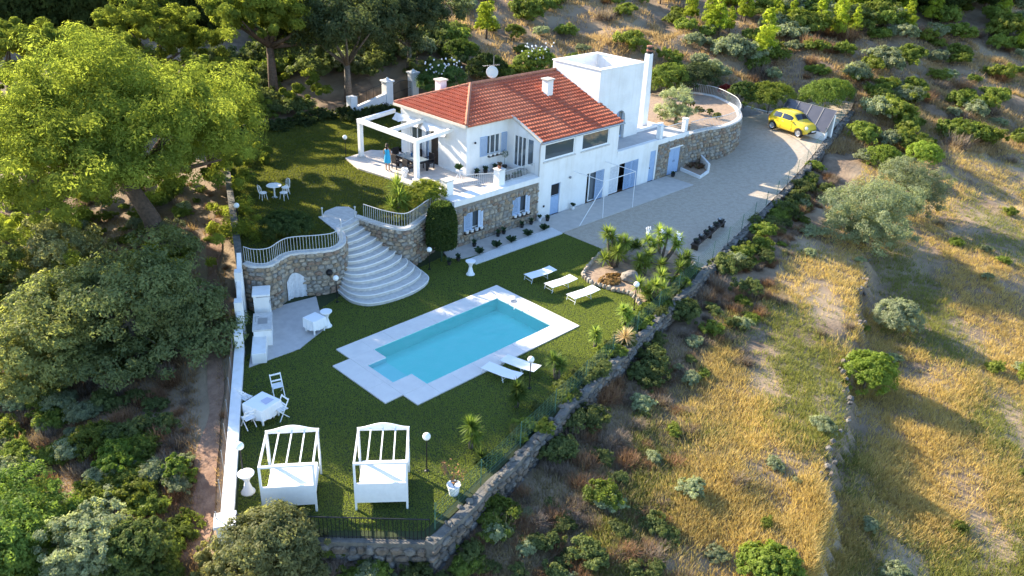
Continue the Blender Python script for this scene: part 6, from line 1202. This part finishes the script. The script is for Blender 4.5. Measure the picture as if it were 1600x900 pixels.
# ---- grass: nobody could count it
def grass(name, pts, h, col0, col1, seed, blades=6, spread=.16, wd=.014):
    r = np.random.RandomState(seed); n = len(pts); P = np.repeat(pts, blades, 0); m_ = len(P); a = r.rand(m_)*2*np.pi; q = r.rand(m_)**.5*spread; P = P+np.stack([q*np.cos(a), q*np.sin(a), np.zeros(m_)], 1); hh = h*r.uniform(.45, 1.2, m_)*np.repeat(r.uniform(.6, 1.3, n), blades)
    b = r.rand(m_)*2*np.pi; t = np.stack([np.cos(b), np.sin(b), np.zeros(m_)], 1)*(wd*r.uniform(.7, 1.5, m_))[:, None]; lean = np.stack([np.cos(a), np.sin(a), np.zeros(m_)], 1)*(hh*r.uniform(.15, .75, m_))[:, None]
    V = np.stack([P-t, P+t, P+lean+np.stack([np.zeros(m_), np.zeros(m_), hh], 1)], 1).reshape(-1, 3); tone = np.repeat(np.clip(np.repeat(r.rand(n), blades)*.75+r.rand(m_)*.25, 0, 1), 3)[:, None]
    o = bpy.data.objects.new(name, fastmesh(name, V, np.arange(m_*3).reshape(m_, 3), grassm, 3, np.array(col0)*(1-tone)+np.array(col1)*tone)); COL.objects.link(o); return stuff(o)
def vnoise(x, y, s): return .5+.25*(np.sin(x*s+1.7*np.sin(y*s*.7))+np.sin(y*s*1.3+1.1*np.sin(x*s*.9+2)))
def scatter(n, pxr, pyr, cond, seed):
    """random places on the terrain inside a wedge of the landscape"""
    r = np.random.RandomState(seed); u = r.uniform(*pxr, n); v = r.uniform(*pyr, n); D_ = (RX[None]*((u-800)/F_PX)[:, None]-RU[None]*((v-450)/F_PX)[:, None]+RF[None]); t = (CAM[2]+1.5)/-D_[:, 2]
    for _ in range(14): P = CAM[None]+D_*t[:, None]; t = t+(P[:, 2]-terrain(P[:, 0], P[:, 1], False))/-D_[:, 2]*.8
    P = CAM[None]+D_*t[:, None]; P[:, 2] = terrain(P[:, 0], P[:, 1])-.02; ok = (t > 5) & (t < 160) & ~inpoly(LOWER, P[:, 0], P[:, 1]) & ~inpoly(UPPER, P[:, 0], P[:, 1]); k = cond(P, u, v, r) & ok; return P[k]
wy = lambda P: wall_y(P[:, 0])-P[:, 1]
pt = scatter(95000, (900, 1720), (150, 960), lambda P, u, v, r: (wy(P) > 2.2+1.6*vnoise(P[:, 0], P[:, 1], .5)) & (r.rand(len(P)) < np.clip(2.2*vnoise(P[:, 0], P[:, 1], .9)*(.4+.9*vnoise(P[:, 1], P[:, 0], 2.1)), .14, 1)), 1)
gn = vnoise(pt[:, 0], pt[:, 1], .45)+nrs.normal(0, .12, len(pt))
grass('golden_grass', pt[gn < .6], .28, (.31, .22, .085), (.56, .43, .20), 2, 7, .16)
grass('green_field_grass', pt[gn >= .6], .24, (.15, .165, .045), (.34, .34, .12), 3, 7, .16)
pt = scatter(62000, (560, 1720), (-20, 240), lambda P, u, v, r: (.72*P[:, 0]+.694*P[:, 1] > 60) & (r.rand(len(P)) < .3+.7*vnoise(P[:, 0], P[:, 1], .4)) & ~((P[:, 1] > 52) & (P[:, 1] < 60) & (P[:, 0] < 52)), 4)
grass('hill_grass', pt, .42, (.32, .21, .12), (.54, .40, .25), 5, 6, .3, .03)
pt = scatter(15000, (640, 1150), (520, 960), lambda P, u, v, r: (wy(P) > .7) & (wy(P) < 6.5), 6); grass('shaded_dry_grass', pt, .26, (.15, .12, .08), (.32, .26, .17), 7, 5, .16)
pt = scatter(17000, (-60, 350), (340, 960), lambda P, u, v, r: (r.rand(len(P)) < .35+.65*vnoise(P[:, 0], P[:, 1], 1.)) & ~((np.abs(u-326) < 17) & (v > 380)), 8); grass('slope_grass', pt, .24, (.24, .15, .09), (.44, .31, .18), 9, 6, .16)

# ---- turf blades
def inlawn(P): return inpoly(lawn_poly, P[:, 0], P[:, 1]) & ~((P[:, 0] > 16.98) & (P[:, 0] < 27.0) & (P[:, 1] > 21.33) & (P[:, 1] < 27.13)) & ~((P[:, 0] > 16.08) & (P[:, 0] < 17.1) & (P[:, 1] > 22.28) & (P[:, 1] < 26.07)) & ~inpoly(bed, P[:, 0], P[:, 1]) & (P[:, 0] < 35.15+2.8*(P[:, 1] < 26.3)) & ~((P[:, 0] > 35.1) & (P[:, 1] > 26.2))
def blades(name, n, box, z, test, h, c0, c1, seed, wd=.016):
    r = np.random.RandomState(seed); P = np.stack([r.uniform(box[0], box[1], n), r.uniform(box[2], box[3], n), np.full(n, 0.)], 1); P = P[test(P)]; P[:, 2] = z(P[:, 0], P[:, 1]) if callable(z) else z; m_ = len(P); a = r.rand(m_)*2*np.pi; t = np.stack([np.cos(a), np.sin(a), np.zeros(m_)], 1)*wd; b = r.rand(m_)*2*np.pi; hh = h*r.uniform(.6, 1.25, m_)
    V = np.stack([P-t, P+t, P+np.stack([np.cos(b)*hh*.45, np.sin(b)*hh*.45, hh], 1)], 1).reshape(-1, 3); pn = vnoise(P[:, 0], P[:, 1], .8); tone = np.repeat(np.clip(.6*pn+.5*r.rand(m_)-.05, 0, 1), 3)[:, None]
    o = bpy.data.objects.new(name, fastmesh(name, V, np.arange(m_*3).reshape(m_, 3), grassm, 3, np.array(c0)*(1-tone)+np.array(c1)*tone)); COL.objects.link(o); stuff(o)
paved = [[G(*p) for p in ((389, 575), (468, 546), (517, 507), (500, 488), (494, 464), (425, 482), (400, 500))], bot+[(24.9, 31.5), (20.3, 32.2)], [(27.2, 33), (27.6, 32.1), G(700, 404), G(722, 405), (34.9, 29.72), (36, 29.7), (36, 33)], [G(728, 408), G(744, 414), G(879, 366), G(862, 357)]]
blades('turf_blades', 780000, (8, 38.5, 15, 33), 0, lambda P: inlawn(P) & ~np.any([inpoly(q, P[:, 0], P[:, 1]) for q in paved], 0) & inpoly([(20.2, 31.4), (13.7, 29.2), (8.3, 19.8), (12.7, 15.7), (38.4, 21.5), (38.4, 26.3), (35.1, 26.4), (35.1, 29.7), (28, 31.9), (25.2, 31.4)], P[:, 0], P[:, 1]), .045, (.19, .235, .06), (.25, .30, .075), 51, .012)
terr = [(28.4, 32.15), (35.4, 32.15), (44, 35), (44, 42), (31.95, 41.6), (30.6, 43.0), (28.3, 42.6), (27.75, 40.4), (28.3, 36.4)]
blades('upper_lawn_blades', 330000, (16, 43, 32, 53.5), up_z, lambda P: inpoly(up_poly, P[:, 0], P[:, 1]) & ~inpoly(terr, P[:, 0], P[:, 1]) & ~inpoly(land, P[:, 0], P[:, 1]), .075, (.115, .145, .03), (.25, .26, .06), 52, .02)
tag(MB().ribbon([(24.0, 52.3), (30, 52.3), (35.4, 52.4)], .3, 1.8, ZU+.45).build('back_garden_wall', rubble), 'low rough wall closing the upper lawn towards the road', 'wall')
for k in range(6): blob('back_hedge_shrub', 'dark shrub in the hedge closing the upper lawn towards the road', (24.6+k*1.9, 51.4+.3*math.sin(k*2), ZU-.05), 1.25, .9, .7, 5000, (.02, .034, .012), (.065, .085, .026), 200+k, .14)['group'] = 'hedge closing the upper lawn'
